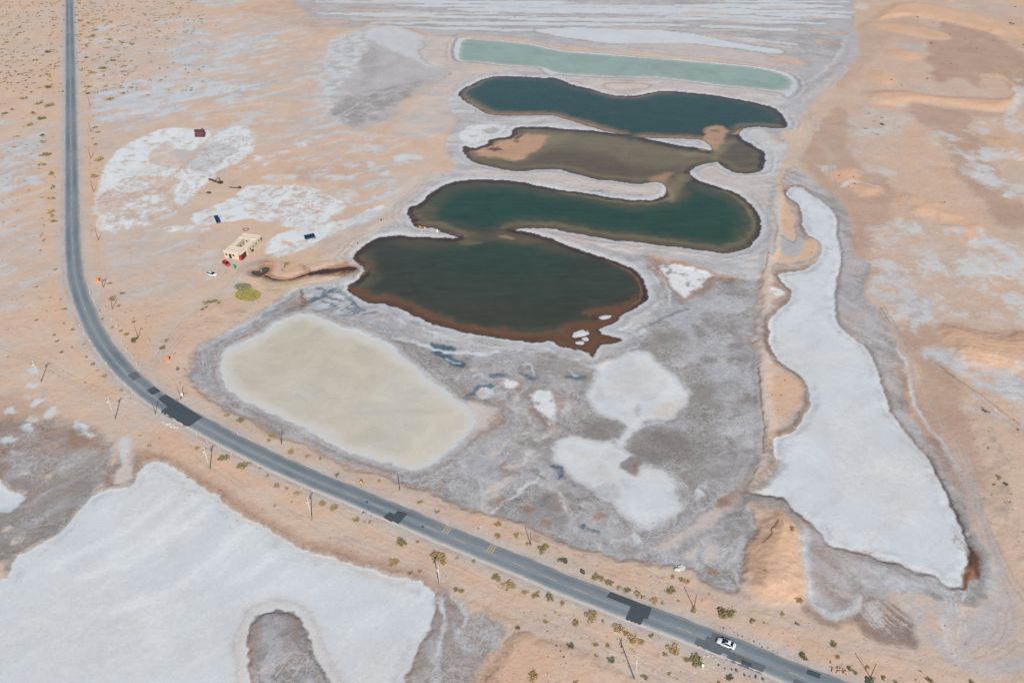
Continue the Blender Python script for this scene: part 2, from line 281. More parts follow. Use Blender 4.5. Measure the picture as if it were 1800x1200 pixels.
paint('silt', [(1180,530),(1240,495),(1330,492),(1332,600),(1335,700),(1300,780),(1260,720),(1250,640),(1190,600)], .6, 6, (4,3,1), tex=T(nM, -.7, .4))
paint('mud', [(1100,880),(1140,930),(1200,900),(1240,830),(1260,760),(1210,700),(1215,760),(1130,760),(1105,790),(1130,815),(1210,830),(1205,880),(1150,930)], .7, 4, (3,2,.6))
paint('mud', [(700,598),(760,612),(830,640),(840,680),(800,700),(770,680),(735,650),(700,615)], .6, 2, (2,1.5,.6))
paint('mud', [(880,610),(1010,625),(1045,640),(1030,690),(980,665),(900,650)], .5, 4, (3,2,.8))
paint('mud', [(1050,745),(1095,760),(1085,780),(1045,770),(1010,760),(1000,720),(1035,720)], .6, 3, (2,1,.5))
paint('silt', [(345,620),(395,600),(390,640),(395,670),(430,710),(480,735),(440,725),(380,700),(350,670)], .35, 3, (2,1,.5), tex=T(nM, -.4, .3))
paint('silt', [(600,545),(680,555),(760,585),(860,610),(940,615),(900,640),(820,620),(740,600),(680,590),(610,565)], .6, 3, (2,1.5,.6))
# wet blue-black streaks
for p, o in (([(752,604),(776,602),(802,613),(792,618),(815,640),(800,646),(784,628),(765,616)], .95), ([(818,699),(828,688),(842,679),(862,676),(845,685),(835,698),(826,702)], .95), ([(860,655),(885,652),(892,660),(870,664)], .6), ([(1000,660),(1030,658),(1025,668),(1005,668)], .6), ([(920,655),(950,660),(945,668),(925,665)], .5), ([(1015,690),(1030,685),(1030,695)], .5)):
    paint('bluemud', p, o, .8, (.5,1.2,.8))
paint('bluemud', [(522,512),(560,502),(612,525),(632,546),(585,556),(540,548)], .95, 1.5, (2,2,1), tex=T(nS2 + .35 * nC, -.02, .4))
paint('silt', [(528,508),(600,505),(640,540),(600,552),(545,545)], .5, 3, (2,2,1), tex=T(nS2, -.3, .1))
paint('bluemud', [(600,495),(612,520),(640,540),(620,545),(600,525)], .5, 1.5, (1,1.5,1))
line('bluemud', [(1093,600),(1130,575),(1165,560),(1210,540)], .5, .7, 1.0, (1.5,1.2,.6)); line('bluemud', [(1125,610),(1160,590),(1195,582)], .3, .5, .6, (1.5,1.2,.6))
line('bluemud', [(1190,694),(1220,696),(1245,700)], .3, .8, .5); line('bluemud', [(1190,722),(1225,732)], .3, .8, .5)
for p, wd in (([(690,594),(730,602),(770,612),(800,618),(850,622),(875,618)], .9), ([(716,640),(740,652),(765,672),(785,690),(800,698)], .8), ([(1090,600),(1110,590),(1132,578)], 1.5), ([(920,640),(935,640),(940,655)], .4), ([(840,685),(855,680),(858,690),(845,697)], 1.6), ([(1150,470),(1175,500),(1180,540)], .4),
              ([(905,860),(935,850),(950,830)], .5), ([(860,905),(900,870),(925,850)], .4), ([(1112,925),(1118,945),(1130,965)], .8)): line('salt', p, wd, .8, .45, (1,1.2,.7))
for i in range(5): line('cream', [(843 + i * 7, 868 - i * 1.5), (862 + i * 6, 857 - i), (875 + i * 5, 848 - i * .5)], .35, .8, .3, (.3,.6,.3))
# gypsum outcrops with a rusty halo
for halo, core in (([(1112,452),(1165,455),(1262,475),(1340,486),(1335,496),(1268,496),(1238,516),(1205,532),(1182,508),(1150,482)], [(1163,465),(1200,468),(1248,479),(1240,492),(1222,510),(1205,525),(1190,510),(1172,485)]),
                   ([(928,690),(950,680),(978,686),(988,712),(982,748),(960,754),(945,735),(930,715)], [(936,690),(955,684),(972,692),(979,712),(974,741),(962,744),(955,728),(940,715)]),
                   ([(872,672),(895,663),(915,668),(915,685),(890,684)], [(880,672),(895,667),(908,672),(905,680),(890,680)]), ([(1350,500),(1375,498),(1378,515),(1362,535),(1352,520)], [(1356,508),(1374,508),(1374,520),(1360,524)]),
                   ([(1318,605),(1325,580),(1345,575),(1345,600),(1335,612)], [(1325,600),(1330,578),(1342,578),(1342,600)]), ([(800,690),(880,705),(890,735),(850,770),(800,780)], [(825,708),(868,716),(872,725),(835,728)])):
    paint('rust', halo, .6, 2, (1,1.5,.8), tex=T(nC, -.7, .1)); paint('white', core, .9, 1, (.5,1.5,.8), tex=T(nC + .4 * nD, -.75, -.1))
for x, y, a, b in ((1053,908,12,8),(887,816,6,7),(778,857,5,6),(1110,755,4,3),(1010,760,4,3),(960,920,8,5),(930,893,9,6),(877,882,9,6),(1257,1005,10,7)): paint('rust', ell(x, y, a, b), .7, 1.2, (.5,1.2,.8))
for p in ([(1142,965),(1155,950),(1185,938),(1202,940),(1190,955),(1165,967)], [(1205,975),(1215,960),(1225,957),(1222,970),(1212,980)], [(1238,960),(1255,955),(1262,970),(1250,990),(1238,985)], [(1255,890),(1280,884),(1300,890),(1270,900),(1262,915),(1240,935),(1230,930)], [(1167,757),(1185,752),(1183,760),(1170,763)]):
    paint('cream', p, .65, 1, (.5,1,.6))
line('salt', [(1290,1000),(1300,1030)], .4, .6, .5); line('cream', [(1205,935),(1240,915),(1265,895),(1300,870)], .8, .4, 2)

# ---- two salt patches on the flats
SP1 = [(1037,700),(1036,683),(1050,660),(1056,642),(1083,630),(1120,618),(1143,623),(1160,640),(1180,657),(1200,673),(1208,690),(1202,706),(1192,722),(1173,733),(1133,737),(1123,750),(1110,753),(1097,747),(1077,733),(1047,720)]
SP2 = [(975,800),(985,778),(1010,768),(1043,775),(1080,783),(1100,795),(1110,800),(1095,815),(1090,825),(1105,833),(1120,835),(1130,822),(1150,820),(1180,830),(1201,845),(1192,860),(1200,885),(1185,900),(1165,912),(1140,925),(1120,920),(1100,905),(1085,890),(1075,878),(1058,868),(1040,853),(1020,845),(1000,830),(985,815)]
line('silt', [(1120,738),(1106,762),(1092,784)], 2.6, .9, 1.6); line('salt', [(1120,738),(1106,762),(1090,786)], 1.3, .8, 1.2)
for P_ in (SP1, SP2):
    idx, d = field(P_, True, (.5,1.1,.6), 9)
    lay('mud', idx, .7 * np.exp(-((d - 2.0) / 1.2) ** 2)); lay('silt', idx, .85 * sstep(2.4, .3, d + .8 * nC[idx])); lay('salt', idx, .6 * np.exp(-((d - .1) / .6) ** 2)); lay('cream', idx, .85 * sstep(.1, -.4, d))
    lay('salt', idx, .92 * sstep(-.1, -1.0, d)); lay('cream', idx, .25 * sstep(-1.5, -5, d) * T(nB[idx] + .5 * nC[idx], -.1, .4)); b = idx[d < -2]; lay('cream', b, .12 * T(nB[b], 0, .5)); lay('silt', b, .3 * T(nM[b], .1, .6)); lay('white', b, .35 * T(-nM[b], 0, .5))
paint('cream', [(1150,718),(1190,700),(1200,708),(1180,728),(1150,732)], .6, 2, (1,1,.6)); paint('mud', ell(1122, 720, 4, 10, 10), .4, 1.2)
paint('mud', [(1092,812),(1110,800),(1128,815),(1118,834),(1106,834),(1094,824)], .95, .7, (.3,.8,.5)); paint('rust', [(1112,812),(1122,815),(1122,830),(1114,825)], .5, .8)
paint('silt', [(1045,856),(1075,850),(1092,865),(1085,880),(1065,873),(1050,865)], .7, 1, (.4,1,.6)); paint('salt', [(1205,853),(1225,843),(1252,847),(1235,862),(1218,873)], .8, 1.2, (.5,1.5,1), tex=T(nC + nS2, -.4, .2))
line('salt', [(1186,898),(1200,890),(1208,870),(1204,852)], .8, .6, 1)

# ---- pale banks round the four ponds
BANK = [(596,500),(612,470),(632,430),(660,405),(700,385),(706,360),(725,335),(765,308),(800,298),(788,270),(790,240),(800,215),(792,190),(792,165),(820,142),(860,127),(930,126),(960,129),(1010,137),(1100,140),(1200,145),(1300,158),(1395,172),(1412,190),(1405,215),(1372,235),(1388,260),(1380,290),(1367,310),(1372,350),(1368,400),(1356,440),(1346,484),(1290,486),(1200,462),(1130,448),(1152,490),(1157,530),(1134,562),(1110,577),(1122,600),(1080,614),(1045,634),(1000,624),(940,614),(860,604),(780,587),(720,567),(680,550),(640,544),(605,527)]
idx, d = paint('silt', BANK, .9, 2.5, (2,1.5,.6))
b = d < 0
lay('salt', idx[b], .6 * T(nE[idx[b]] + .3 * nC[idx[b]], -.05, .5)); lay('mud', idx[b], .35 * T(-nE[idx[b]], .1, .6)); lay('cream', idx[b], .5 * T(nM[idx[b]], .0, .6))
for p, o in (([(805,304),(860,300),(950,303),(1020,312),(1100,325),(1150,322),(1168,332),(1150,346),(1080,342),(990,330),(900,312),(830,310)], .75), ([(640,420),(700,390),(712,365),(740,335),(790,312),(760,300),(700,330),(660,380),(600,420),(560,450),(600,462)], .6), ([(905,403),(960,402),(1067,421),(1200,437),(1290,446),(1250,455),(1150,445),(1060,440),(980,422)], .6), ([(1000,143),(1100,143),(1200,148),(1330,165),(1375,178),(1300,172),(1200,160),(1120,165),(1060,160)], .65), ([(1225,300),(1262,288),(1290,305),(1325,306),(1350,330),(1345,370),(1310,345),(1262,326)], .5)):
    paint('cream', p, o, 1.5, (1,1,.5))
idx, d = paint('cream', [(1062,150),(1080,147),(1130,148),(1142,153),(1110,158),(1070,158)], .9, 1, (.5,1,.5)); lay('rust', idx, .5 * np.exp(-((d - .5) / 1.2) ** 2))
paint('dune', [(1340,235),(1360,240),(1372,250),(1350,248)], .5, 1.5); paint('bluemud', [(1005,337),(1040,334),(1090,340),(1140,346),(1080,347),(1020,343)], .75, 1, (.5,1.2,.6), tex=T(nE + .3 * nC, -.2, .3))
paint('white', [(820,225),(840,220),(870,222),(895,228),(897,238),(877,240),(858,245),(850,255),(830,256),(812,250),(808,238)], .75, 1, (1,1.5,.8), tex=T(nC, -.6, 0)); paint('mud', [(850,228),(870,226),(875,233),(855,236)], .5, .8)
paint('salt', [(1310,226),(1340,228),(1350,240),(1372,260),(1372,290),(1350,310),(1347,270),(1325,250),(1305,238)], .4, 1.5, (1,1,.5))
# levee track on the east bank
line('sand', [(1395,180),(1400,205),(1412,222),(1395,250),(1375,290),(1368,330)], 1.6, .6, 1.5); LEV = [(1368,330),(1362,380),(1358,430),(1347,490),(1340,560),(1342,640),(1344,720),(1346,790),(1338,825)]
idx, d = line('cream', LEV, 2.2, .8, 1.6, (1,.8,.4)); Z[idx] += .7 * sstep(2.2, -1.5, d)
line('sand', [(1344,480),(1342,500),(1338,540)], 1.6, .7, 1); line('darkrust_shade', [(1352,440),(1346,470),(1340,486)], .25, .7, .3); line('darkrust_shade', [(1334,650),(1338,700),(1342,760),(1341,800)], .25, .75, .4, (.5,.6,.3)); line('taupe', [(1330,500),(1326,560),(1332,640)], .8, .4, 1.2)
line('mud', [(1365,395),(1364,420),(1357,450)], .5, .5, .8); line('salt', [(1408,192),(1430,207),(1441,217),(1434,235),(1418,250),(1405,268)], .5, .35, 1, (2,2.5,1.2))
paint('dune', [(1362,330),(1382,300),(1392,300),(1385,320),(1378,345),(1395,370),(1405,395),(1390,405),(1375,395),(1370,360)], .7, 1.5, (.5,1,.5), tex=T(nC, -.6, 0))
line('cream', [(1375,265),(1400,255),(1420,245)], 1.2, .4, 1.5); line('dune', [(1400,168),(1430,150),(1455,140),(1470,110)], 1.6, .4, 2, (2,2,.6)); paint('silt', [(1390,128),(1440,136),(1478,108),(1500,60),(1512,80),(1500,115),(1470,145),(1425,180),(1405,205),(1385,185)], .8, 3, (3,2.5,1)); paint('mud', [(1395,135),(1440,140),(1475,112),(1470,130),(1430,160),(1400,175)], .4, 3, (3,2.5,1), tex=T(nM, -.4, .3)); line('cream', [(1402,185),(1425,165),(1450,148),(1475,130)], 1.2, .6, 1.5, (2.5,2.5,1)); line('salt', [(1400,180),(1440,162),(1470,148),(1495,120)], .5, .45, .8, (3,2.5,1)); line('salt', [(1400,150),(1440,130),(1470,100),(1490,70)], 1.2, .5, 1.5, (2,2,.6))

# ---- east pan and the grey belt round it
BELT = [(1385,300),(1400,295),(1430,318),(1465,343),(1488,373),(1491,420),(1500,455),(1523,465),(1520,520),(1547,545),(1566,580),(1583,640),(1592,690),(1604,740),(1645,780),(1672,830),(1692,880),(1708,930),(1727,960),(1738,990),(1742,1030),(1720,1060),(1680,1065),(1650,1055),(1600,1040),(1550,1043),(1530,1052),(1510,1045),(1492,1072),(1465,1080),(1440,1065),(1425,1030),(1418,980),(1412,930),(1395,900),(1370,880),(1340,875),(1290,878),(1320,850),(1350,820),(1350,780),(1380,745),(1410,715),(1412,690),(1395,660),(1360,635),(1342,600),(1340,560),(1365,530),(1380,515),(1360,490),(1362,470),(1400,465),(1425,450),(1430,430),(1405,415),(1400,380),(1380,350),(1375,320)]
idx, d = paint('silt', BELT, .85, 2, (1,1.2,.6), h=-.3)
b = idx[d < 1]; lay('mud', b, .7 * T(nS + .4 * nM, -.4, .35)[b]); lay('taupe', b, .3 * T(nB, -.2, .5)[b])
paint('silt', [(1480,440),(1520,462),(1518,520),(1545,545),(1535,590),(1500,570),(1475,540),(1475,490)], .5, 3, (1,1,.6), tex=T(nS, -.4, .4))
paint('rust', [(1640,770),(1665,800),(1690,860),(1705,905),(1690,890),(1665,840),(1645,800)], .55, 2, (1,1,.5)); paint('mud', [(1695,930),(1725,965),(1735,1000),(1728,1035),(1700,1050),(1712,1000)], .6, 2, (1,1,.5))
paint('silt', [(1490,1075),(1530,1050),(1600,1042),(1660,1058),(1700,1060),(1735,1040),(1752,990),(1775,1050),(1765,1120),(1705,1142),(1682,1162),(1662,1122),(1642,1082),(1627,1110),(1622,1135),(1580,1130),(1540,1110),(1510,1090)], .7, 3, (2,1.5,.8), tex=T(nS2 + .3 * nB, -.6, .2))
paint('mud', [(1417,1060),(1430,1087),(1470,1101),(1500,1092),(1510,1102),(1540,1127),(1600,1141),(1617,1132),(1600,1090),(1580,1060),(1520,1050),(1505,1075),(1480,1090),(1445,1080),(1427,1055)], .95, 1.5, (1,1.2,.6)); paint('rust', [(1417,1060),(1430,1087),(1470,1101),(1500,1092),(1540,1127),(1600,1141),(1617,1132),(1600,1092),(1580,1062),(1520,1052),(1505,1075),(1480,1090),(1445,1080)], .42, 1.5, (1,1.2,.6)); paint('taupe', [(1417,1060),(1432,1089),(1470,1103),(1500,1095),(1480,1090),(1445,1080),(1427,1055)], .5, 1)
paint('salt', [(1525,1060),(1550,1060),(1560,1085),(1585,1100),(1560,1110),(1530,1090)], .6, 2, (1,1.5,.8), tex=T(nC, -.4, .2))
paint('salt', [(1490,1000),(1530,995),(1600,1020),(1650,1030),(1600,1045),(1550,1040),(1500,1030)], .6, 2, (1.5,1.5,.8), tex=T(nC + nS, -.4, .3))
line('salt', [(1413,930),(1417,980),(1424,1030),(1440,1068),(1470,1084),(1495,1074),(1512,1052)], .9, .75, 1.2, (.6,.8,.5)); line('silt', [(1640,1120),(1665,1150),(1700,1172),(1760,1175),(1800,1165)], 1.5, .6, 1.5)
line('salt', [(1655,1090),(1665,1130),(1685,1160)], .8, .5, 1.2)
for i in range(19):
    s = (1507 + i * 5 + rnd.uniform(-3, 3), 1068 - i * 1.0 + rnd.uniform(-4, 4)); L = rnd.uniform(45, 92) * (1 - .02 * i); ax, ay = .66 + .012 * i, .75 - .012 * i
    line('cream', [s, (s[0] + L * .5 * ax, s[1] + L * .5 * ay + 1), (s[0] + L * ax, s[1] + L * ay)], rnd.uniform(.06, .16), .9, .2, (.15,.35,.15))
for i in range(5):
    s = (1457 + i * 6, 1032 + i * 1.5); line('cream', [s, (s[0] + 16, s[1] + 10), (s[0] + 30, s[1] + 22)], .15, .7, .25)
for i in range(26):
    s = (1655 + rnd.uniform(0, 45), 1020 + rnd.uniform(0, 90)); line('salt', [s, (s[0] + rnd.uniform(-4, 8), s[1] + rnd.uniform(8, 18))], .2, .6, .4, (.3,.4,.2))
EPAN = [(1382,338),(1393,328),(1408,328),(1420,337),(1440,350),(1457,363),(1467,377),(1472,400),(1472,417),(1477,443),(1475,473),(1468,500),(1468,533),(1472,560),(1483,580),(1507,597),(1523,607),(1537,633),(1553,677),(1563,710),(1580,743),(1603,770),(1627,797),(1647,827),(1663,863),(1677,897),(1693,930),(1707,963),(1703,993),(1690,1010),(1688,1028),(1667,1030),(1643,1013),(1600,1000),(1583,987),(1550,982),(1513,970),(1477,963),(1453,950),(1433,923),(1410,903),(1390,887),(1373,870),(1333,866),(1315,860),(1343,840),(1363,823),(1367,810),(1360,793),(1363,770),(1387,760),(1413,737),(1427,703),(1420,677),(1407,657),(1380,640),(1360,623),(1352,600),(1350,567),(1367,547),(1387,527),(1393,513),(1387,503),(1373,493),(1370,480),(1407,475),(1430,465),(1447,443),(1445,430),(1433,417),(1417,408),(1413,390),(1408,363),(1393,350),(1383,345)]
idx, d = field(EPAN, True, (.3,.7,.45), 10)
west = sstep(1450, 1400, 900 + X[idx] / MPP[idx])
lay('taupe', idx, .5 * west * sstep(4.5, 2.5, d)); lay('mud', idx, .9 * west * sstep(3.0, 1.6, d)); lay('rust', idx, .45 * west * sstep(2.4, 1.2, d)); lay('darkrust_shade', idx, .30 * west * np.exp(-((d - 1.2) / .7) ** 2))
lay('mud', idx, .6 * (1 - west) * np.exp(-((d - .5) / .7) ** 2))
lay('salt', idx, sstep(.5, -.4, d)); Z[idx] -= .5 * sstep(1.6, -.3, d)
b = idx[d < 0]; lay('white', b, .35 * T(nB[b] + .3 * nS2[b], -.2, .5)); lay('silt', b, .16 * T(nS2[b] + .2 * nC[b], .05, .6)); lay('cream', b, .2 * T(-nA[b] + .4 * nS2[b], .0, .6))
lay('silt', idx, .5 * np.exp(-((d + 2.2) / 1.3) ** 2) * T(nC[idx], -.3, .4))
paint('silt', [(1375,415),(1395,425),(1405,415),(1412,420),(1410,440),(1398,452),(1380,450),(1370,435)], .85, 1, (.3,.8,.5)); line('mud', [(1372,415),(1393,427),(1400,417),(1411,417)], .4, .8, .5)
paint('dune', [(1415,425),(1430,420),(1440,435),(1430,450),(1405,460),(1408,450),(1418,440)], .85, 1, (.3,.6,.4)); line('dune', [(1395,465),(1415,465),(1435,455)], .7, .5, .7)
paint('dune', [(1355,640),(1380,650),(1405,668),(1414,690),(1410,712),(1390,735),(1375,735),(1360,715),(1352,690),(1350,660)], .8, 1.5, (.8,1,.5), tex=T(nC, -.65, -.05)); paint('sand', [(1350,745),(1380,738),(1365,755),(1355,790),(1347,780)], .6, 1.2)
# brown seep along the pan's east side
line('rust', [(1507,596),(1523,607),(1538,633),(1554,677),(1565,712),(1584,747),(1606,772),(1630,800)], .25, .8, .4, (.3,.5,.3))
line('darkrust_shade', [(1630,800),(1650,832),(1667,868),(1682,900),(1700,945),(1708,965)], .35, .95, .5, (.3,.5,.3))
idx, d = paint('rust', [(1707,960),(1715,975),(1721,995),(1718,1015),(1703,1022),(1692,1035),(1684,1037),(1690,1020),(1690,1008),(1702,998),(1706,980)], 1.0, .6, (.3,.7,.5)); lay('darkrust_shade', idx, .8 * np.exp(-((d + .4) / 1.2) ** 2) * T(X[idx], G(1706,1000)[0], G(1714,1000)[0]))
for p in ([(1700,962),(1690,950),(1675,948)], [(1700,965),(1685,960),(1680,940)], [(1660,838),(1645,835),(1635,833)], [(1688,1032),(1665,1030)]): line('rust', p, .2, .6, .5)
for p in ([(1478,965),(1520,975),(1560,990),(1600,1002),(1640,1016)], [(1510,968),(1550,980),(1590,990)]): line('rust', p, .5, .35, 1.2, (1,1,.6))

# ---- seeps and streaks laid over the banks
paint('silt', [(522,512),(560,500),(602,500),(640,542),(600,556),(545,550)], .7, 2, (1.5,1.5,.8)); paint('salt', [(540,520),(600,510),(640,545),(590,552),(550,545)], .7, 1.5, (1,1.5,.8), tex=T(-nS2 + .4 * nC, 0, .4))
paint('bluemud', [(522,512),(560,502),(602,506),(640,545),(585,556),(540,548)], .85, 1.5, (2,2,1), tex=T(nS2 + .45 * nC, .08, .38))
for p, w_ in (([(530,512),(536,525),(532,540)], .7), ([(560,507),(580,512),(600,514)], .8), ([(555,525),(575,530),(592,536)], .5), ([(600,505),(608,520),(625,535),(645,545)], .8), ([(570,520),(590,524),(610,532)], .45), ([(596,545),(612,540),(625,545)], .5), ([(640,552),(665,548)], .4), ([(755,603),(775,606),(795,613)], .8), ([(768,618),(785,628),(800,640),(812,642)], 1.2), ([(780,622),(800,630),(806,640)], .6), ([(820,699),(830,688),(842,680),(860,677)], 1.1), ([(865,658),(890,655)], .5), ([(1000,663),(1025,662)], .6), ([(910,655),(940,664)], .4), ([(975,820),(990,830),(985,842)], .5), ([(1025,925),(1045,932),(1052,935)], .4), ([(940,830),(955,838)], .4)): line('bluemud', p, w_, .9, .6, (.6,1.2,.8))
for p, w_ in (([(700,598),(740,606),(780,616),(830,622),(872,620)], .55), ([(785,628),(798,636),(803,638)], .5), ([(706,612),(725,638),(750,660),(770,678),(790,690),(812,700)], .5), ([(600,562),(640,574),(690,588),(730,598)], .4), ([(650,535),(700,546),(760,568),(820,586),(900,600),(970,606)], .5), ([(840,688),(852,682),(858,690),(846,698)], .8), ([(832,662),(845,655),(852,660)], .5), ([(1045,640),(1060,660),(1048,690)], .4), ([(1000,650),(1012,660)], .4)): line('salt', p, w_ * .8, .7, .4, (.8,1.4,.9))
for x, y, a, b_ in ((806,663,6,4),(832,650,8,3),(845,690,9,6),(668,562,12,3),(620,560,10,3),(905,700,8,5),(885,778,10,5),(870,795,7,4),(900,820,12,4)): paint('cream', ell(x, y, a, b_, rnd.uniform(-30, 20)), .7, .7, (.4,1.2,.8))
line('cream', [(1338,825),(1318,848),(1290,872),(1250,902),(1205,935),(1165,965)], 1.6, .5, 1.8, (1,1,.6)); line('mud', [(1330,812),(1300,850),(1262,880),(1215,912),(1150,950),(1110,970)], 1.3, .6, 1.4, (1,1,.6)); line('mud', [(1345,845),(1310,875),(1285,900),(1240,935),(1200,965)], .9, .5, 1.2, (1,1,.6))
for i in range(5): line('silt', [(1335 - i * 9, 800 + i * 6), (1290 - i * 9, 850 + i * 7), (1230 - i * 8, 895 + i * 8), (1170 - i * 6, 935 + i * 7)], .3, .35, .5, (1.2,1,.6))
paint('salt', [(1270,760),(1290,750),(1300,775),(1280,790),(1262,785)], .45, 4, (2,2,1), tex=T(nC, -.5, .3))
for p, w_ in (([(985,695),(992,725),(978,755),(945,785),(915,815)], 2.2), ([(900,712),(925,722),(932,750),(915,780)], 1.6), ([(850,890),(880,855),(905,835)], 1.6), ([(930,845),(960,860),(985,880),(1010,905)], 1.8), ([(880,800),(900,780),(915,770)], 2.0)): line('cream', p, w_, .45, 2.4, (2,2,1), tex=T(nC + .5 * nD, -.5, .3)); line('salt', p, w_ * .3, .45, .6, (2,2.2,1.2), tex=T(nC, -.2, .3))
# darker wet ground round the neck of the two salt patches
for p in ([(1105,777),(1125,760),(1180,753),(1213,762),(1225,800),(1215,838),(1200,838),(1150,817),(1128,806),(1112,796)], [(1008,755),(1040,736),(1073,741),(1097,756),(1088,776),(1050,769)], [(1210,640),(1250,660),(1262,720),(1240,745),(1205,735),(1212,690)], [(1205,850),(1195,862),(1202,882),(1212,872)], [(1140,590),(1180,580),(1200,610),(1170,640),(1145,620)]):
    paint('mud', p, .85, 3, (1.5,1.5,.8)); paint('darkrust_shade', p, .15, 4, (2,2,1), tex=T(nB + .5 * nC, -.6, .3))
line('rust', [(1366,812),(1352,834),(1325,854),(1295,870),(1262,888)], 1.6, .55, 1.4, (.6,1,.6)); line('mud', [(1350,790),(1362,815),(1345,838),(1315,860)], 1.0, .6, 1)
line('salt', [(1118,742),(1106,760),(1094,780)], 1.6, .8, 1.2, (.5,1,.6)); line('salt', [(1095,778),(1080,772),(1066,778)], .8, .5, 1); line('salt', [(1118,752),(1140,745),(1165,742)], .8, .5, .9)
# east shore: pale track, rust band, rust rill
line('salt', [(1578,612),(1590,640),(1598,672),(1608,705),(1628,742),(1655,780),(1685,825)], .55, .75, .6, (.6,.8,.4)); line('rust', [(1588,650),(1592,690),(1604,725),(1640,775),(1668,815),(1690,860)], 1.4, .45, 1.6, (1,1,.6)); line('rust', [(1632,628),(1660,652),(1690,672),(1720,692),(1760,722),(1800,752)], .3, .75, .35, (.8,.8,.5))
line('darkrust_shade', [(1548,540),(1553,553),(1562,566),(1578,578)], .16, .7, .25, (.3,.4,.2)); line('darkrust_shade', [(1553,538),(1560,552),(1570,565)], .14, .6, .25, (.3,.4,.2))
for p in ([(1545,485),(1582,482),(1618,510),(1632,543),(1600,557),(1588,545),(1560,533),(1535,520)], [(1615,628),(1650,640),(1700,668),(1760,700),(1820,740),(1830,690),(1760,655),(1700,640),(1655,615)]): paint('silt', p, .5, 2.5, (2.5,2,1), tex=T(nB + .6 * nC, -.8, .1)); paint('salt', p, .45, 2.5, (2.5,2,1), tex=T(nC + .5 * nD, -.4, .3))
# stains along the road
for x, y, a, b_, r_, l_, o_ in ((665,919,20,7,20,'rust',.35),(1345,1143,14,4,20,'mud',.7),(1262,1107,16,3,22,'mud',.6),(1300,1125,14,3,22,'mud',.45),(1275,1172,22,4,22,'mud',.6),(1330,1195,20,4,22,'mud',.5),(646,904,9,3,20,'mud',.8),(375,733,12,3,25,'mud',.5),(250,645,5,8,-30,'mud',.4),(300,745,16,5,30,'silt',.5),(825,950,14,6,15,'dune',.6)): paint(l_, ell(x, y, a, b_, r_), o_, 1, (.5,1.2,.8), tex=T(nC, -.7, .1))

# ---- dune spur at the south, its foot
paint('dune', [(1360,900),(1373,900),(1393,917),(1403,940),(1407,973),(1410,1007),(1417,1040),(1413,1062),(1393,1060),(1360,1060),(1333,1050),(1317,1032),(1315,1000),(1323,967),(1333,937),(1347,913)], .95, 1.5, (.8,1,.5), h=2.0, hs=7)
line('rust', [(1312,1005),(1320,968),(1332,938),(1346,908),(1330,935)], .6, .4, 1.2); line('rust', [(1300,1040),(1315,1050)], .5, .4, 1)
for p in ([(1365,920),(1358,930),(1350,945),(1340,957)], ): line('darkrust_shade', p, .25, .8, .3, (.3,.8,.5))
for i in range(4): line('taupe', [(1327 + i * 4, 990 + i), (1322 + i * 4, 1008 + i), (1326 + i * 4, 1025 + i), (1340 + i * 3, 1038)], .25, .5, .4)
paint('mud', [(1290,870),(1340,870),(1375,880),(1400,905),(1412,935),(1404,932),(1385,905),(1360,893),(1330,890)], .7, 1.2, (.6,1,.5)); paint('rust', [(1322,887),(1345,892),(1352,902),(1335,898)], .4, 1)

# ---- west mud flat, south-west pan
paint('taupe', [(-80,722),(20,690),(60,698),(100,722),(140,738),(180,760),(60,745),(-80,745)], .7, 3, (2,1.5,.8))
WMUD = [(-150,745),(0,738),(60,735),(110,742),(150,750),(185,768),(197,795),(186,820),(202,815),(215,790),(242,795),(237,830),(235,848),(215,856),(190,859),(165,868),(155,876),(130,906),(100,936),(60,961),(30,976),(14,1001),(0,985),(-150,980)]
idx, d = paint('mud', WMUD, .95, 1.5, (1,1.5,.8), h=-.3); b = idx[d < 0]
lay('silt', b, .5 * T(nS2[b] + .3 * nM[b], -.1, .5)); lay('rust', b, .30 * T(nM[b] - .3 * nS2[b], .1, .6))
paint('rust', [(-80,742),(60,740),(120,748),(172,768),(182,790),(140,800),(90,806),(40,800),(-80,790)], .5, 3, (2,2,1), tex=T(nM, -.5, .3)); paint('rust', [(175,860),(190,830),(205,815),(205,840),(220,852),(240,800),(262,800),(240,830),(236,850),(190,860)], .5, 1.5, (.6,1,.6))
for x, y, a, b2, r, l in ((63,652,11,5,-10,'salt'),(58,676,11,6,-12,'salt'),(66,708,14,7,-35,'salt'),(50,698,6,4,0,'cream'),(18,725,9,6,10,'salt'),(90,725,15,7,-30,'salt'),(48,753,13,8,-15,'salt'),(60,738,12,6,0,'cream'),(15,772,14,5,-10,'salt'),(42,662,8,5,0,'cream'),(78,690,6,10,20,'silt'),(25,798,10,4,0,'silt'),(140,750,14,6,30,'salt'),(155,762,12,5,20,'salt'),(40,830,6,4,0,'cream'),(30,945,12,6,-20,'cream'),(10,930,8,4,-20,'cream'),(85,840,8,5,-20,'cream')):
    paint(l, ell(x, y, a, b2, r), .85, 1, (.5,1.5,.8), tex=T(nC, -.8, -.2))
paint('salt', [(90,830),(150,820),(190,790),(195,800),(160,840),(120,838)], .35, 2, (1,2,1), tex=T(nM, -.4, .2))
paint('cream', [(207,772),(225,768),(236,785),(229,810),(233,840),(228,848),(208,850),(205,835),(215,815),(210,795)], .95, .8, (.4,1,.6)); paint('salt', [(207,774),(222,770),(228,790),(222,810),(213,815),(210,795)], .6, 1)
paint('cream', [(162,868),(165,855),(182,845),(188,850),(175,865)], .7, .8); paint('salt', [(-150,860),(-20,845),(5,843),(25,860),(45,866),(35,885),(22,897),(0,902),(-150,905)], 1, .8, (.4,.8,.5), h=-.3)
line('rust', [(0,838),(5,845),(20,858),(44,866)], .5, .6, .6)
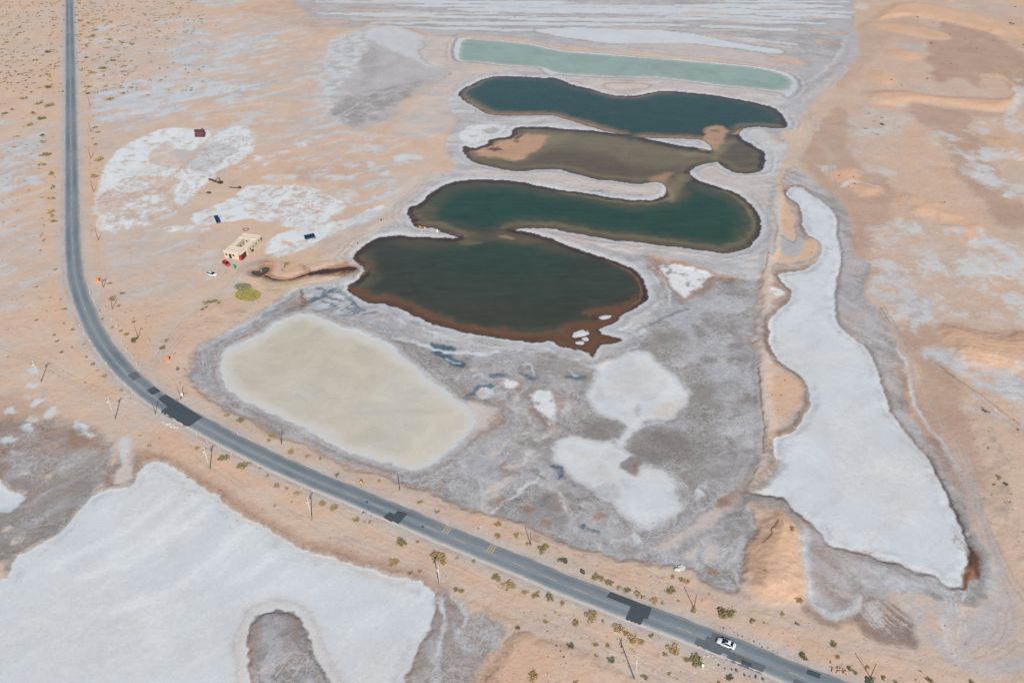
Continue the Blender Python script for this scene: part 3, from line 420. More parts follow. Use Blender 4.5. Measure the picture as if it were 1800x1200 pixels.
line('taupe', [(240,800),(275,805),(305,816),(350,842),(400,875),(445,902),(495,938),(535,958),(580,968),(640,985),(700,1003),(745,1020),(775,1040)], 2.4, .75, 1.8, (.8,1,.6)); line('rust', [(258,806),(278,806),(305,819),(350,846),(400,880),(445,908),(495,943),(530,962),(580,974),(640,990),(700,1008),(745,1026)], 1.1, .45, 1.1, (.5,1,.6))
SPAN = [(-150,1010),(0,1018),(18,1003),(30,978),(60,962),(100,937),(130,907),(155,877),(165,869),(190,860),(215,857),(235,849),(241,830),(255,815),(275,810),(300,820),(330,840),(365,862),(395,885),(425,905),(460,925),(490,945),(520,960),(560,975),(600,987),(643,997),(687,1013),(723,1020),(750,1030),(767,1047),(765,1063),(757,1083),(747,1110),(733,1137),(720,1170),(713,1200),(700,1275),(690,1400),(-150,1400)]
idx, d = field(SPAN, True, (.3,.8,.45), 10)
lay('mud', idx, .5 * np.exp(-((d - .6) / .8) ** 2)); lay('salt', idx, sstep(.5, -.4, d)); Z[idx] -= .5 * sstep(1.6, -.3, d)
b = idx[d < 0]; lay('white', b, .3 * T(nS2[b] + .3 * nA[b], -.15, .5)); lay('silt', b, .08 * T(nS2[b] + .3 * nB[b], .1, .7)); lay('cream', b, .2 * T(nA[b], .0, .6))
lay('silt', idx, .45 * np.exp(-((d + 2.5) / 1.2) ** 2) * T(nC[idx], -.3, .4))
for p in ([(300,865),(260,905),(190,950),(110,985)], [(370,888),(310,930),(240,975),(150,1010)], [(430,925),(370,985),(300,1030),(200,1070)], [(490,968),(450,1000),(420,1015)], [(340,875),(280,930),(200,975)]): line('white', p, 1.6, .6, 2.2, (2,1.2,.5))
for p in ([(350,858),(400,895),(450,925),(500,960),(560,985),(620,1000),(690,1028)], [(600,990),(640,1005),(690,1022),(735,1045)]): line('cream', p, .5, .5, .7, (.8,1,.6))
SISL = [(432,1120),(437,1107),(450,1083),(467,1073),(493,1070),(513,1075),(530,1093),(540,1117),(550,1147),(567,1170),(580,1200),(595,1270),(440,1270),(440,1190),(433,1150)]
idx, d = field(SISL, True, (.3,.9,.6), 8)
lay('cream', idx, .45 * np.exp(-((d - 2.2) / 1.6) ** 2)); lay('silt', idx, .35 * np.exp(-((d - 3.0) / .7) ** 2)); lay('mud', idx, sstep(.5, -.3, d)); Z[idx] += .5 * sstep(.3, -1.6, d)
b = idx[d < -.5]; lay('silt', b, .75 * T(nC[b] + .5 * nD[b], -.6, .35) * sstep(-.8, -4.5, d[d < -.5] + nC[b])); lay('rust', b, .3 * T(-nB[b], .1, .5))
paint('cream', ell(466, 1175, 9, 10), .5, 1, (.5,1.5,1)); line('rust', [(437,1110),(438,1150),(442,1190),(444,1240)], .3, .6, .4); paint('rust', ell(452, 1120, 8, 14), .4, 1.5, (.5,1.5,1))
# mud apron east of the pan
idx, d = paint('mud', [(768,1046),(790,1045),(810,1060),(830,1083),(850,1077),(872,1088),(882,1102),(872,1130),(852,1160),(832,1200),(800,1275),(692,1275),(715,1200),(735,1137),(757,1083),(766,1063)], .9, 1.2, (.8,1.2,.7)); b = idx[d < 0]
lay('silt', b, .7 * T(fbm(X[b] * .9 + Y[b] * .2 + 2 * W2x[b], (Y[b] - X[b] * .3) * .4, 5, 4, 7.0), -.1, .45)); lay('rust', b, .3 * T(-nB[b], 0, .5))
paint('rust', [(805,1052),(850,1070),(892,1096),(885,1125),(855,1170),(820,1215),(785,1275),(835,1275),(872,1195),(900,1130),(906,1100),(872,1073)], .55, 2.5, (1.5,1.2,.7), tex=T(nC, -.9, .1))
for p in ([(772,1060),(778,1090),(770,1120),(765,1150)], [(795,1050),(810,1065),(820,1090),(800,1120)], [(768,1052),(780,1055),(776,1075)]): line('salt', p, .5, .7, .8, (.8,1,.6))
paint('dune', [(905,1112),(935,1107),(945,1120),(985,1130),(1050,1155),(1090,1180),(1120,1210),(1130,1275),(830,1275),(850,1220),(870,1180),(890,1140)], .55, 1.2, (.6,1,.6), h=.5, hs=3)
line('darkrust_shade', [(885,1130),(895,1120),(905,1111),(920,1108),(936,1109)], .15, .6, .3, (.3,.7,.4)); line('darkrust_shade', [(855,1195),(862,1185),(875,1178)], .15, .5, .3)  # dark lines along the scarp edge of the sand mound
# shaded face of the sand lip painted dark above the grey flats, plus cracks
for p in ([(347,678),(360,698),(395,716),(435,737),(470,757),(495,776),(535,783)], [(598,819),(633,829),(668,836),(702,850),(735,860)], [(940,940),(960,944),(985,955)]): line('darkrust_shade', p, .12, .55, .35, (1.2,1.1,.6))
for i in range(26):
    a = [(733,862),(813,895),(917,925),(1000,960),(1100,992),(1180,1010)]; k = rnd.randrange(5); f = rnd.random()
    s = (a[k][0] + (a[k+1][0] - a[k][0]) * f, a[k][1] + (a[k+1][1] - a[k][1]) * f + rnd.uniform(0, 14)); line('rust', [s, (s[0] + rnd.uniform(8, 26), s[1] + rnd.uniform(3, 12))], .25, .35, .5, (1,1,.6))

# ---- spring pool, seep and green patches
paint('rust', [(430,476),(444,463),(473,458),(484,463),(480,478),(474,490),(453,490),(436,485)], .75, 1.6, (.6,1,.6)); paint('dune', [(470,462),(500,455),(525,462),(528,478),(500,489),(478,486)], .5, 2); paint('rust', [(478,484),(505,490),(530,480),(528,465),(540,470),(545,480),(520,492),(490,496)], .5, 1.2)
paint('rust', [(570,472),(600,464),(632,458),(642,470),(638,486),(615,491),(590,488),(565,484)], .9, 1.2, (.5,1,.6)); paint('darkrust_shade', [(585,476),(615,467),(634,468),(634,480),(605,482)], .7, 1.2)
paint('olive', [(468,492),(500,496),(530,492),(525,500),(490,503)], .45, 1.5); paint('olive', [(495,462),(510,461),(508,466),(498,467)], .7, .7); paint('olive', [(455,490),(480,500),(530,500),(545,490),(520,510),(470,512)], .35, 2)
paint('rust', [(402,606),(430,588),(455,574),(490,553),(515,533),(530,518),(546,525),(532,549),(500,554),(470,572),(440,588),(415,603)], .65, 1.8, (.8,1.5,.8), tex=T(nM + .4 * nC, -.6, .1)); paint('silt', [(455,560),(490,545),(500,555),(470,570)], .5, 1.5)
line('darkrust_shade', [(386,633),(388,622),(397,610),(412,600),(435,588)], .5, .95, .6, (.4,.7,.5)); paint('rust', [(400,612),(415,604),(412,618),(403,620)], .7, .8)
line('salt', [(350,612),(390,590),(430,570),(470,545),(500,525),(520,508)], 1.0, .5, 1.4, (1.5,1.2,.6))
for x, y, a, b2, o in ((427,505,15,6.5,.75),(436,519,23,11,.85),(424,547,10,4,.5),(380,563,20,7,.25)): paint('olive', ell(x, y, a, b2), o, 1, (.4,.8,.6))
# dusty tracks from the road to the house
line('dust', [(248,652),(268,625),(285,592),(310,562),(350,537),(400,512),(430,485),(445,462)], 3.5, .6, 3, (1.5,1,.5)); line('dust', [(262,676),(275,640),(290,600)], 2.5, .55, 2)
line('dust', [(140,480),(220,470),(300,468),(390,470)], 3, .4, 3, (2,1,.5)); line('taupe', [(560,450),(600,430),(640,405)], 2, .4, 2)
for k in (-.9, .9):
    for p in ([(1545,540),(1555,555),(1575,575),(1592,610),(1600,650),(1612,700),(1640,760),(1680,820),(1715,880),(1740,950),(1765,1020),(1785,1100)], [(1590,625),(1600,615),(1615,610)], [(1660,800),(1700,860),(1735,930),(1770,1010),(1800,1060)], [(1690,800),(1730,900),(1765,980),(1800,1040)], [(1640,640),(1680,670),(1720,700),(1770,740),(1800,760)]):
        line('silt' if k < 0 else 'mud', [(x + k, y + .3 * k) for x, y in p], .3, .4, .45, (.8,.6,.3))
for i in range(9): line('silt', [(1625 + i * 9, 770 + i * 5), (1690 + i * 6, 880 + i * 4), (1740 + i * 5, 1000 + i * 4), (1752 + i * 6, 1100), (1720 + i * 9, 1165)], .35, .30, .6, (1.2,.8,.4))
paint('salt', [(1735,985),(1752,1000),(1760,1050),(1745,1050),(1735,1020)], .5, 2, (1,1,.5), tex=T(nS, -.3, .3))

for P_ in (SPAN, EPAN):
    i_, d_ = field(P_, True, (.3,.8,.45), 1); q = sstep(.2, -3, d_); Z[i_] = Z[i_] * (1 - q) - .5 * q
i_, d_ = field(SISL, True, (.3,.9,.6), 3); Z[i_] += .5 * sstep(.3, -1.6, d_)
tracks = [[(268,640),(300,590),(350,545),(400,505),(425,475)], [(272,650),(310,600),(370,560),(440,540),(480,500),(500,450)], [(400,480),(340,470),(250,470),(150,475)], [(430,470),(500,440),(560,430),(640,400),(700,360),(760,300)], [(400,330),(440,300),(500,260),(560,235)], [(410,320),(380,300),(360,270),(355,245)], [(560,440),(600,420),(650,392),(700,375)], [(1545,545),(1590,620),(1640,720),(1700,830),(1740,950)], [(1420,200),(1450,260),(1470,330),(1500,400)], [(1570,215),(1580,280),(1590,340),(1600,400)], [(1600,360),(1660,460),(1700,520),(1720,560)], [(1500,1130),(1600,1160),(1700,1170),(1790,1120)], [(1560,1150),(1660,1165),(1740,1130),(1775,1050)], [(320,780),(420,850),(520,910),(640,960),(760,1010)], [(640,870),(760,910),(880,950),(1000,990),(1160,1030),(1300,1060)], [(1300,1060),(1400,1090),(1480,1120)], [(900,1080),(1000,1110),(1100,1160),(1180,1195)]]
for tk in tracks:
    P_ = Gs(tk); 
    for k in (-.85, .85):
        n_ = np.gradient(P_, axis=0); n_ = np.stack([-n_[:, 1], n_[:, 0]], 1) / np.linalg.norm(n_, axis=1)[:, None]
        idx, d = field(P_ + n_ * k, False, (1.5,.6,.2), 3, world=True); a_ = sstep(.55, .1, d) * T(nB[idx], -.5, .2)
        lay('taupe', idx, .5 * a_); lay('dust', idx, .25 * sstep(.5, .2, np.abs(d - .55)))
# ---- road bed
ROAD = [(119.5,-160),(120.5,-90),(121.5,-30),(122,0),(123,60),(123.5,100),(124.6,200),(125.8,300),(126.5,370),(127.5,420),(129.5,455),(133,490),(141,520),(153,552),(170,590),(198,630),(230,665),(272,700),(327,733),(388,767),(455,801),(526,834),(590,861),(700,906),(800,949),(900,990),(1000,1032),(1100,1071),(1200,1108),(1267,1134),(1333,1160),(1400,1188),(1500,1226),(1600,1262),(1750,1315)]
RP = spline(Gs(ROAD), False, 10)
RP = np.concatenate([[RP[0] + (RP[0] - RP[1]) / np.linalg.norm(RP[0] - RP[1]) * 2500], RP, [RP[-1] + (RP[-1] - RP[-2]) / np.linalg.norm(RP[-1] - RP[-2]) * 400]])
seg = np.linalg.norm(np.diff(RP, axis=0), axis=1); S = np.concatenate([[0], np.cumsum(seg)])
idx, rd = field(RP, False, (0,0,0), 16, world=True, smooth=False)
lay('dust', idx, .85 * sstep(9.5, 3.8, rd + 1.8 * nC[idx])); lay('silt', idx, .35 * sstep(6.5, 3.8, rd + 1.2 * nC[idx])); lay('dune', idx, .5 * np.exp(-((rd - 10) / 3.5) ** 2) * T(nB[idx], -.5, .3))
lay('taupe', idx, .4 * np.exp(-((rd - 4.2) / .7) ** 2) * T(nC[idx], -.3, .4))
k = sstep(13, 5, rd); Z[idx] = Z[idx] * (1 - k) + .15 * k
ROAD_Z = .34
# tiny relief
Z += np.where(MPP * 2.2 < 1.3, (.05 * nD + .09 * nC) * (1 - .92 * np.clip(WT[SI['salt']] + WT[SI['white']] + .6 * WT[SI['silt']], 0, 1)), 0).astype(np.float32)
Z[idx] = np.where(rd < 4.6, .12, Z[idx])
# ================================================================ ponds: basins, and what the water shows
WATER = ['teal', 'green', 'brown', 'tan', 'yellow', 'rim', 'rust', 'milk', 'jade']
WI = {n: i for i, n in enumerate(WATER)}
WW = np.zeros((len(WATER) + 1, N), np.float32); WW[-1] = 1
def wlay(layer, idx, a):
    WW[:, idx] *= (1 - a)[None, :]; WW[WI[layer]][idx] += a
def wpaint(layer, pts, op=1.0, soft=3.0, warp=(2,1.5,.8), width=None, tex=None):
    idx, d = field(pts, width is None, warp, soft + 3 + (width or 0))
    if width: d = d - width
    a = sstep(soft, -soft, d) * op
    if tex is not None: a = a * np.clip(tex[idx], 0, 1)
    wlay(layer, idx, a)
LEVEL = -.32
def basin(idx, d, slope=.10, bank=.5):
    prof = LEVEL + np.where(d > 0, np.minimum(d * slope, bank), np.maximum(d * .14, -1.2)) + .02
    k = sstep(9, 3, d); Z[idx] = Z[idx] * (1 - k) + prof * k
MAIN = [(807,165),(813,157),(833,147),(853,138),(877,134),(917,135),(953,137),(977,137),(1000,147),(1033,155),(1067,165),(1093,169),(1120,168),(1150,162),(1173,160),(1200,162),(1233,165),(1283,172),(1333,182),(1360,190),(1373,200),(1383,215),(1378,225),(1360,225),(1333,223),(1313,224),(1300,233),(1303,243),(1327,257),(1342,267),(1344,283),(1340,298),(1323,304),(1293,303),(1277,297),(1265,287),(1258,284),(1243,287),(1228,291),(1216,297),(1212,303),(1227,317),(1260,328),(1297,340),(1320,360),(1335,380),(1338,400),(1335,412),(1327,423),(1313,435),(1290,443),(1267,445),(1233,440),(1200,435),(1133,427),(1067,420),(1000,408),(960,401),(903,403),
        (950,413),(983,425),(1017,438),(1043,447),(1083,460),(1113,473),(1130,490),(1137,510),(1137,523),(1120,540),(1093,553),(1087,563),(1067,572),(1055,577),(1057,587),(1077,592),(1097,597),(1077,605),(1055,607),(1043,627),(1037,622),(1013,613),(983,607),(970,600),(943,602),(900,597),(860,592),(813,583),(773,573),(733,557),(703,542),(677,533),(650,532),(627,523),(613,510),(612,500),(620,497),(638,482),(638,470),(620,455),(630,440),(643,430),(667,417),(700,414),(733,416),(760,417),(783,418),(806,418),
        (797,414),(787,411),(767,403),(757,400),(745,401),(733,398),(725,392),(717,377),(720,364),(733,361),(743,353),(760,337),(780,325),(807,318),(833,316),(867,316),(900,318),(940,325),(983,333),(1033,340),(1077,348),(1120,352),(1150,350),(1167,343),(1173,333),(1168,325),(1157,319),(1140,322),(1120,323),(1083,318),(1050,315),(1017,307),(983,298),(950,298),(917,301),(887,298),(860,292),(837,287),(823,277),(815,267),(817,257),(833,260),(857,253),(858,247),(877,242),(897,240),(900,230),(906,224),(933,223),
        (967,224),(1007,228),(1047,230),(1090,236),(1060,229),(1037,222),(1017,216),(993,209),(967,203),(927,203),(883,203),(857,200),(840,190),(820,180),(809,171)]
ISLES = [[(1130,242),(1167,243),(1200,244),(1233,246),(1244,252),(1252,264),(1238,262),(1220,259),(1200,257),(1167,250)], ell(1063, 557, 12, 3.5, -8), [(1006,590),(1012,583),(1026,579),(1036,585),(1028,590),(1012,593)], ell(1029, 596, 6, 4), ell(1018, 602, 7, 3), [(1212,226),(1222,224),(1232,226),(1226,229)]]
DM = np.full(N, 50, np.float32)
idx, d = field(MAIN, True, (0,.75,.6), 16); DM[idx] = d
for p in ISLES[:5]:
    i2, d2 = field(p, True, (0,.4,.4), 10); DM[i2] = np.maximum(DM[i2], -d2)
d = DM[idx]; basin(idx, d)
ring = np.sin(d * 1.9 + 1.6 * nC[idx] + 2.0 * nB[idx]); far = sstep(14, 3, d) * sstep(.8, 1.8, d)
lay('mud', idx, .42 * T(ring, .35, .95) * far * T(nB[idx], -.6, .3)); lay('salt', idx, .5 * T(-ring, .3, .9) * far * T(nE[idx], -.4, .3)); lay('cream', idx, .3 * T(np.sin(d * .8 + nB[idx] * 3), .2, .9) * far)
lay('salt', idx, .75 * np.exp(-((d - 1.1) / .9) ** 2)); lay('silt', idx, .5 * np.exp(-((d - 3.2) / 1.4) ** 2) * T(nC[idx], -.5, .3)); lay('darkrust_shade', idx, .9 * sstep(.45, -.1, d))
for p in ISLES[1:5]: paint('salt', p, .85, .4, (0,.4,.4))
# shore direction: <0 where the shore lies to the south
g = np.gradient(DM.reshape(NR, NC), axis=0) / np.gradient(Ys)[:, None].astype(np.float32); gy = g.ravel()[idx]
south = T(-gy, -.1, .7); north = 1 - south
def near(px0, px1, py0, py1, s=25):
    u = 900 + X[idx] / MPP[idx]; v = np.interp(Y[idx], np.array([G(900, q)[1] for q in range(-80, 1280, 10)])[::-1], np.array(range(-80, 1280, 10))[::-1])
    return sstep(px0 - s, px0 + s, u) * sstep(px1 + s, px1 - s, u) * sstep(py0 - s, py0 + s, v) * sstep(py1 + s, py1 - s, v)
wpaint('teal', [(815,160),(870,138),(960,140),(1090,172),(1180,165),(1300,180),(1375,210),(1330,222),(1255,228),(1180,232),(1080,225),(980,205),(880,198),(830,180)], .85, 4)
wpaint('green', [(740,350),(800,325),(900,325),(1000,340),(1100,358),(1180,350),(1215,315),(1290,345),(1330,385),(1320,425),(1270,438),(1150,420),(1000,400),(850,398),(760,395),(730,375)], .88, 6)
wpaint('teal', [(840,150),(900,145),(990,160),(1060,175),(1000,180),(900,170)], .6, 5)
wpaint('brown', [(815,265),(860,250),(910,230),(1050,235),(1190,262),(1250,270),(1258,284),(1212,303),(1170,318),(1080,315),(980,296),(890,296),(830,285)], .80, 3); wpaint('yellow', [(930,232),(1040,236),(1150,255),(1230,270),(1200,290),(1140,296),(1060,270),(980,262)], .4, 6)
wpaint('brown', [(1255,262),(1300,240),(1345,275),(1335,300),(1290,302),(1260,285)], .75, 3)
wpaint('brown', [(720,370),(735,362),(760,360),(770,385),(740,398)], .5, 3); wpaint('brown', [(1170,345),(1200,330),(1215,340),(1190,352)], .55, 4)
wpaint('yellow', [(830,280),(900,235),(960,228),(1010,235),(990,250),(940,275),(880,292)], .4, 6)
wpaint('tan', [(822,268),(858,256),(895,243),(925,236),(960,240),(955,255),(935,268),(905,282),(880,276),(840,275)], .95, 2.5, (1,2,1)); wpaint('brown', [(817,262),(835,280),(890,297),(960,297),(940,288),(890,282),(850,275),(830,265)], .7, 2)
wpaint('rim', [(850,262),(880,255),(905,246),(910,250),(885,262),(860,268)], .8, .6, (1,2,1), tex=T(nC, 0, .4)); wpaint('rim', [(902,243),(912,236),(908,244)], .9, .5)
wpaint('green', [(730,430),(850,412),(970,430),(1060,460),(1100,500),(1040,520),(900,520),(760,500),(700,465)], .28, 14); wpaint('green', [(780,430),(850,415),(950,435),(990,455),(940,475),(860,478),(800,462)], .35, 10); wpaint('yellow', [(625,450),(640,440),(655,470),(650,500),(630,505),(640,480)], .35, 6)
wpaint('yellow', [(640,520),(680,520),(760,555),(860,580),(960,585),(1000,570),(1050,560),(1000,590),(900,592),(780,568),(680,532)], .35, 6)
wpaint('brown', [(800,418),(840,408),(903,404),(960,415),(930,425),(860,425)], .55, 3); wpaint('yellow', [(805,424),(830,422),(850,428),(820,430)], .4, 1.5, (1,1,.5)); wpaint('tan', ell(890, 417, 17, 2.5, 8), .7, .8, (.5,.8,.5)); wpaint('tan', ell(815, 404, 14, 1.5), .35, .7)
# shallows round the shores
wlay('brown', idx, .4 * sstep(-16, -5, d + 3 * nB[idx] + 1.5 * nC[idx]) * near(690, 1350, 300, 450)); wlay('brown', idx, .3 * sstep(-12, -4, d + 3 * nB[idx] + nC[idx]) * near(800, 1390, 125, 240, 15)); wlay('yellow', idx, .55 * south * sstep(-9, -4, d + 1.5 * nC[idx]) * (1 - near(600, 1150, 430, 640)))
wlay('brown', idx, .7 * south * sstep(-7, -3.5, d + 1.2 * nC[idx]))
wlay('tan', idx, .70 * south * sstep(-4.6, -2.2, d + 1.0 * nC[idx]) * near(800, 1260, 165, 260, 12)); wlay('rust', idx, .92 * south * sstep(-8.5, -4.0, d + 1.5 * nC[idx]) * near(600, 1150, 440, 640)); wlay('rust', idx, .5 * sstep(-5, -2.5, d + 1.2 * nC[idx]) * near(1040, 1150, 440, 560))
wlay('rim', idx, .95 * sstep(-3.8, -2.2, d + .7 * nC[idx]) * (1 - .65 * south)); wlay('rim', idx, .55 * north * sstep(-4.0, -2.0, d + nC[idx]) * near(690, 950, 300, 420)); wlay('rim', idx, .5 * sstep(-4.5, -2.5, d + nC[idx]) * near(600, 1000, 400, 440))
wlay('yellow', idx, .6 * north * np.exp(-((d + 3.0) / 1.2) ** 2) * near(1040, 1180, 150, 180, 15)); wlay('yellow', idx, .55 * north * np.exp(-((d + 3.2) / 1.3) ** 2) * near(980, 1340, 335, 420, 15)); wlay('yellow', idx, .5 * np.exp(-((d + 3) / 1.4) ** 2) * near(800, 880, 130, 175, 15))
wlay('rim', idx, .45 * sstep(-4.2, -3, d) * near(1080, 1150, 440, 540)); wlay('tan', idx, .3 * np.exp(-((d + 2.4) / .5) ** 2) * near(1060, 1150, 460, 540, 15))
wpaint('rust', [(960,600),(985,590),(1015,570),(1060,552),(1105,545),(1092,556),(1060,575),(1058,590),(1095,597),(1055,607),(1043,628),(1010,614),(980,607)], .97, 3, (1,1.5,.8)); wpaint('rust', [(612,500),(625,497),(650,525),(700,540),(640,533)], .8, 2)
wpaint('tan', [(1232,262),(1238,235),(1248,222),(1270,222),(1278,235),(1270,250),(1258,265),(1250,262)], .85, 1.8, (1,1.5,.8)); wpaint('yellow', [(1250,262),(1275,245),(1290,250),(1270,270),(1255,282)], .6, 3); wpaint('tan', [(1285,235),(1310,224),(1298,236)], .8, 1.2); wpaint('rust', ell(1255, 230, 7, 2.5), .5, .8); wpaint('yellow', [(1200,265),(1250,270),(1235,276),(1190,272)], .5, 2)
wpaint('tan', [(1140,316),(1155,306),(1185,303),(1170,315),(1182,335),(1176,345),(1170,330)], .55, 2, (1,1,.6)); wpaint('yellow', [(1180,318),(1200,305),(1215,310),(1195,330),(1185,352),(1172,350)], .6, 3)
wlay('rim', idx, .7 * sstep(-.9, -.3, d))
# jade pond
PANJ = [(803,70),(815,67),(867,71),(933,77),(983,88),(1067,95),(1133,101),(1200,105),(1267,111),(1333,118),(1373,125),(1397,137),(1404,152),(1395,166),(1381,172),(1375,165),(1333,158),(1267,152),(1200,143),(1150,138),(1100,137),(1033,135),(985,132),(967,133),(955,125),(943,119),(883,116),(840,110),(810,109),(799,102),(797,87)]
JADE = [(812,74),(820,69),(867,72),(933,79),(983,90),(1067,97),(1133,102),(1200,107),(1267,113),(1333,120),(1368,128),(1388,138),(1393,148),(1385,157),(1360,159),(1333,155),(1267,149),(1200,140),(1150,135),(1100,135),(1033,132),(985,129),(960,121),(945,117),(883,113),(840,108),(815,107),(806,100),(808,85)]
idx, d = field(PANJ, True, (0,.6,.5), 14); ring = np.sin(d * 1.3 + 2 * nB[idx] + nC[idx]); far = sstep(11, 2, d) * sstep(.3, 1.5, d)
lay('mud', idx, .35 * T(ring, .3, .9) * far); lay('salt', idx, .35 * T(-ring, .3, .9) * far)
lay('mud', idx, .6 * np.exp(-((d - .4) / 1.0) ** 2)); lay('silt', idx, .8 * sstep(1, -.5, d)); lay('salt', idx, .8 * sstep(-.3, -1.2, d))
DJ = np.full(N, 50, np.float32); idx, d = field(JADE, True, (0,.8,.5), 9); DJ[idx] = d; basin(idx, d, .06, .3)
wlay('jade', idx, sstep(1, 0, d)); wlay('milk', idx, .5 * sstep(-4, -.3, d + nC[idx]) * sstep(1.5, .4, d))
# milky pond
MILK = [(495,566),(515,557),(540,553),(570,561),(600,577),(640,590),(670,602),(690,613),(715,633),(745,662),(780,688),(808,708),(826,722),(835,740),(828,754),(812,772),(790,793),(765,810),(745,821),(730,825),(700,820),(660,807),(620,796),(600,790),(567,768),(533,754),(500,735),(450,714),(407,688),(391,662),(388,640),(394,622),(405,614),(430,602),(460,587),(480,574)]
PANM = [(493,562),(515,553),(540,549),(572,557),(602,571),(645,584),(680,598),(700,612),(722,632),(752,660),(787,684),(812,703),(845,708),(872,722),(875,735),(862,748),(838,756),(818,776),(796,797),(770,815),(748,826),(730,830),(700,825),(658,812),(618,801),(598,795),(565,772),(531,758),(498,739),(448,718),(404,691),(387,664),(384,640),(390,620),(402,609),(430,597),(458,583),(478,569)]
idx, d = field(PANM, True, (.3,.8,.5), 14); ring = np.sin(d * 1.7 + 1.4 * nC[idx] + 2 * nB[idx]); far = sstep(11, 2, d) * sstep(.3, 1.0, d)
lay('mud', idx, .4 * T(ring, .2, .9) * far); lay('silt', idx, .4 * T(-ring, .2, .9) * far)
lay('mud', idx, .55 * np.exp(-((d - 1.6) / 1.2) ** 2)); lay('cream', idx, .5 * np.exp(-((d - .6) / .7) ** 2)); lay('silt', idx, .9 * sstep(.6, -.4, d)); lay('salt', idx, .8 * sstep(-.2, -1.4, d))
paint('cream', [(815,705),(850,712),(872,724),(870,742),(838,755),(825,765),(838,735)], .8, 1.2, (.5,1.5,.8)); paint('rust', [(862,730),(880,728),(878,745),(862,748)], .5, 1, (.5,1.5,.8))
DK = np.full(N, 50, np.float32); idx, d = field(MILK, True, (.3,1.0,.6), 9); DK[idx] = d; basin(idx, d, .05, .25)
wlay('milk', idx, sstep(1, 0, d)); wlay('jade', idx, .10 * T(nA[idx] + .3 * nB[idx], -.1, .5) * sstep(-1, -5, d)); wlay('yellow', idx, .14 * sstep(-1, -8, d) * T(-nA[idx] + .3 * nB[idx], -.4, .4))
MILKRIM = sstep(-6.5, -.6, np.clip(DK + 1.2 * nC, -50, 50)) * (DK < 2)
# spring pool and its stream
POOL = [(441,479),(445,475),(456,475),(464,469),(473,469),(475,473),(467,481),(457,485),(447,484)]
DP = np.full(N, 50, np.float32); idx, d = field(POOL, True, (0,.3,.2), 6); DP[idx] = d
i2, d2 = field([(468,484),(476,489),(487,492),(507,491),(527,486),(545,481)], False, (0,.5,.3), 6); DS = np.full(N, 50, np.float32); DS[i2] = d2 - .85 - .35 * nC[i2]
i3, d3 = field([(545,481),(560,478),(580,475),(600,473),(618,472)], False, (0,.6,.4), 8); DS[i3] = np.minimum(DS[i3], d3 - 2.0 - 1.2 * nC[i3])
D_ = np.minimum(DP, DS); q = np.where(D_ < 6)[0]; lay('rust', q, .6 * sstep(2.2, .3, D_[q])); basin(q, D_[q], .25, .6)
wlay('brown', np.where(DP < 2)[0], np.full((DP < 2).sum(), .45, np.float32)); q = np.where(DP < 2)[0]; wlay('rim', q, .8 * sstep(-1.0, -.2, DP[q])); q = np.where(DS < 2)[0]; wlay('rim', q, np.full(len(q), .75, np.float32))

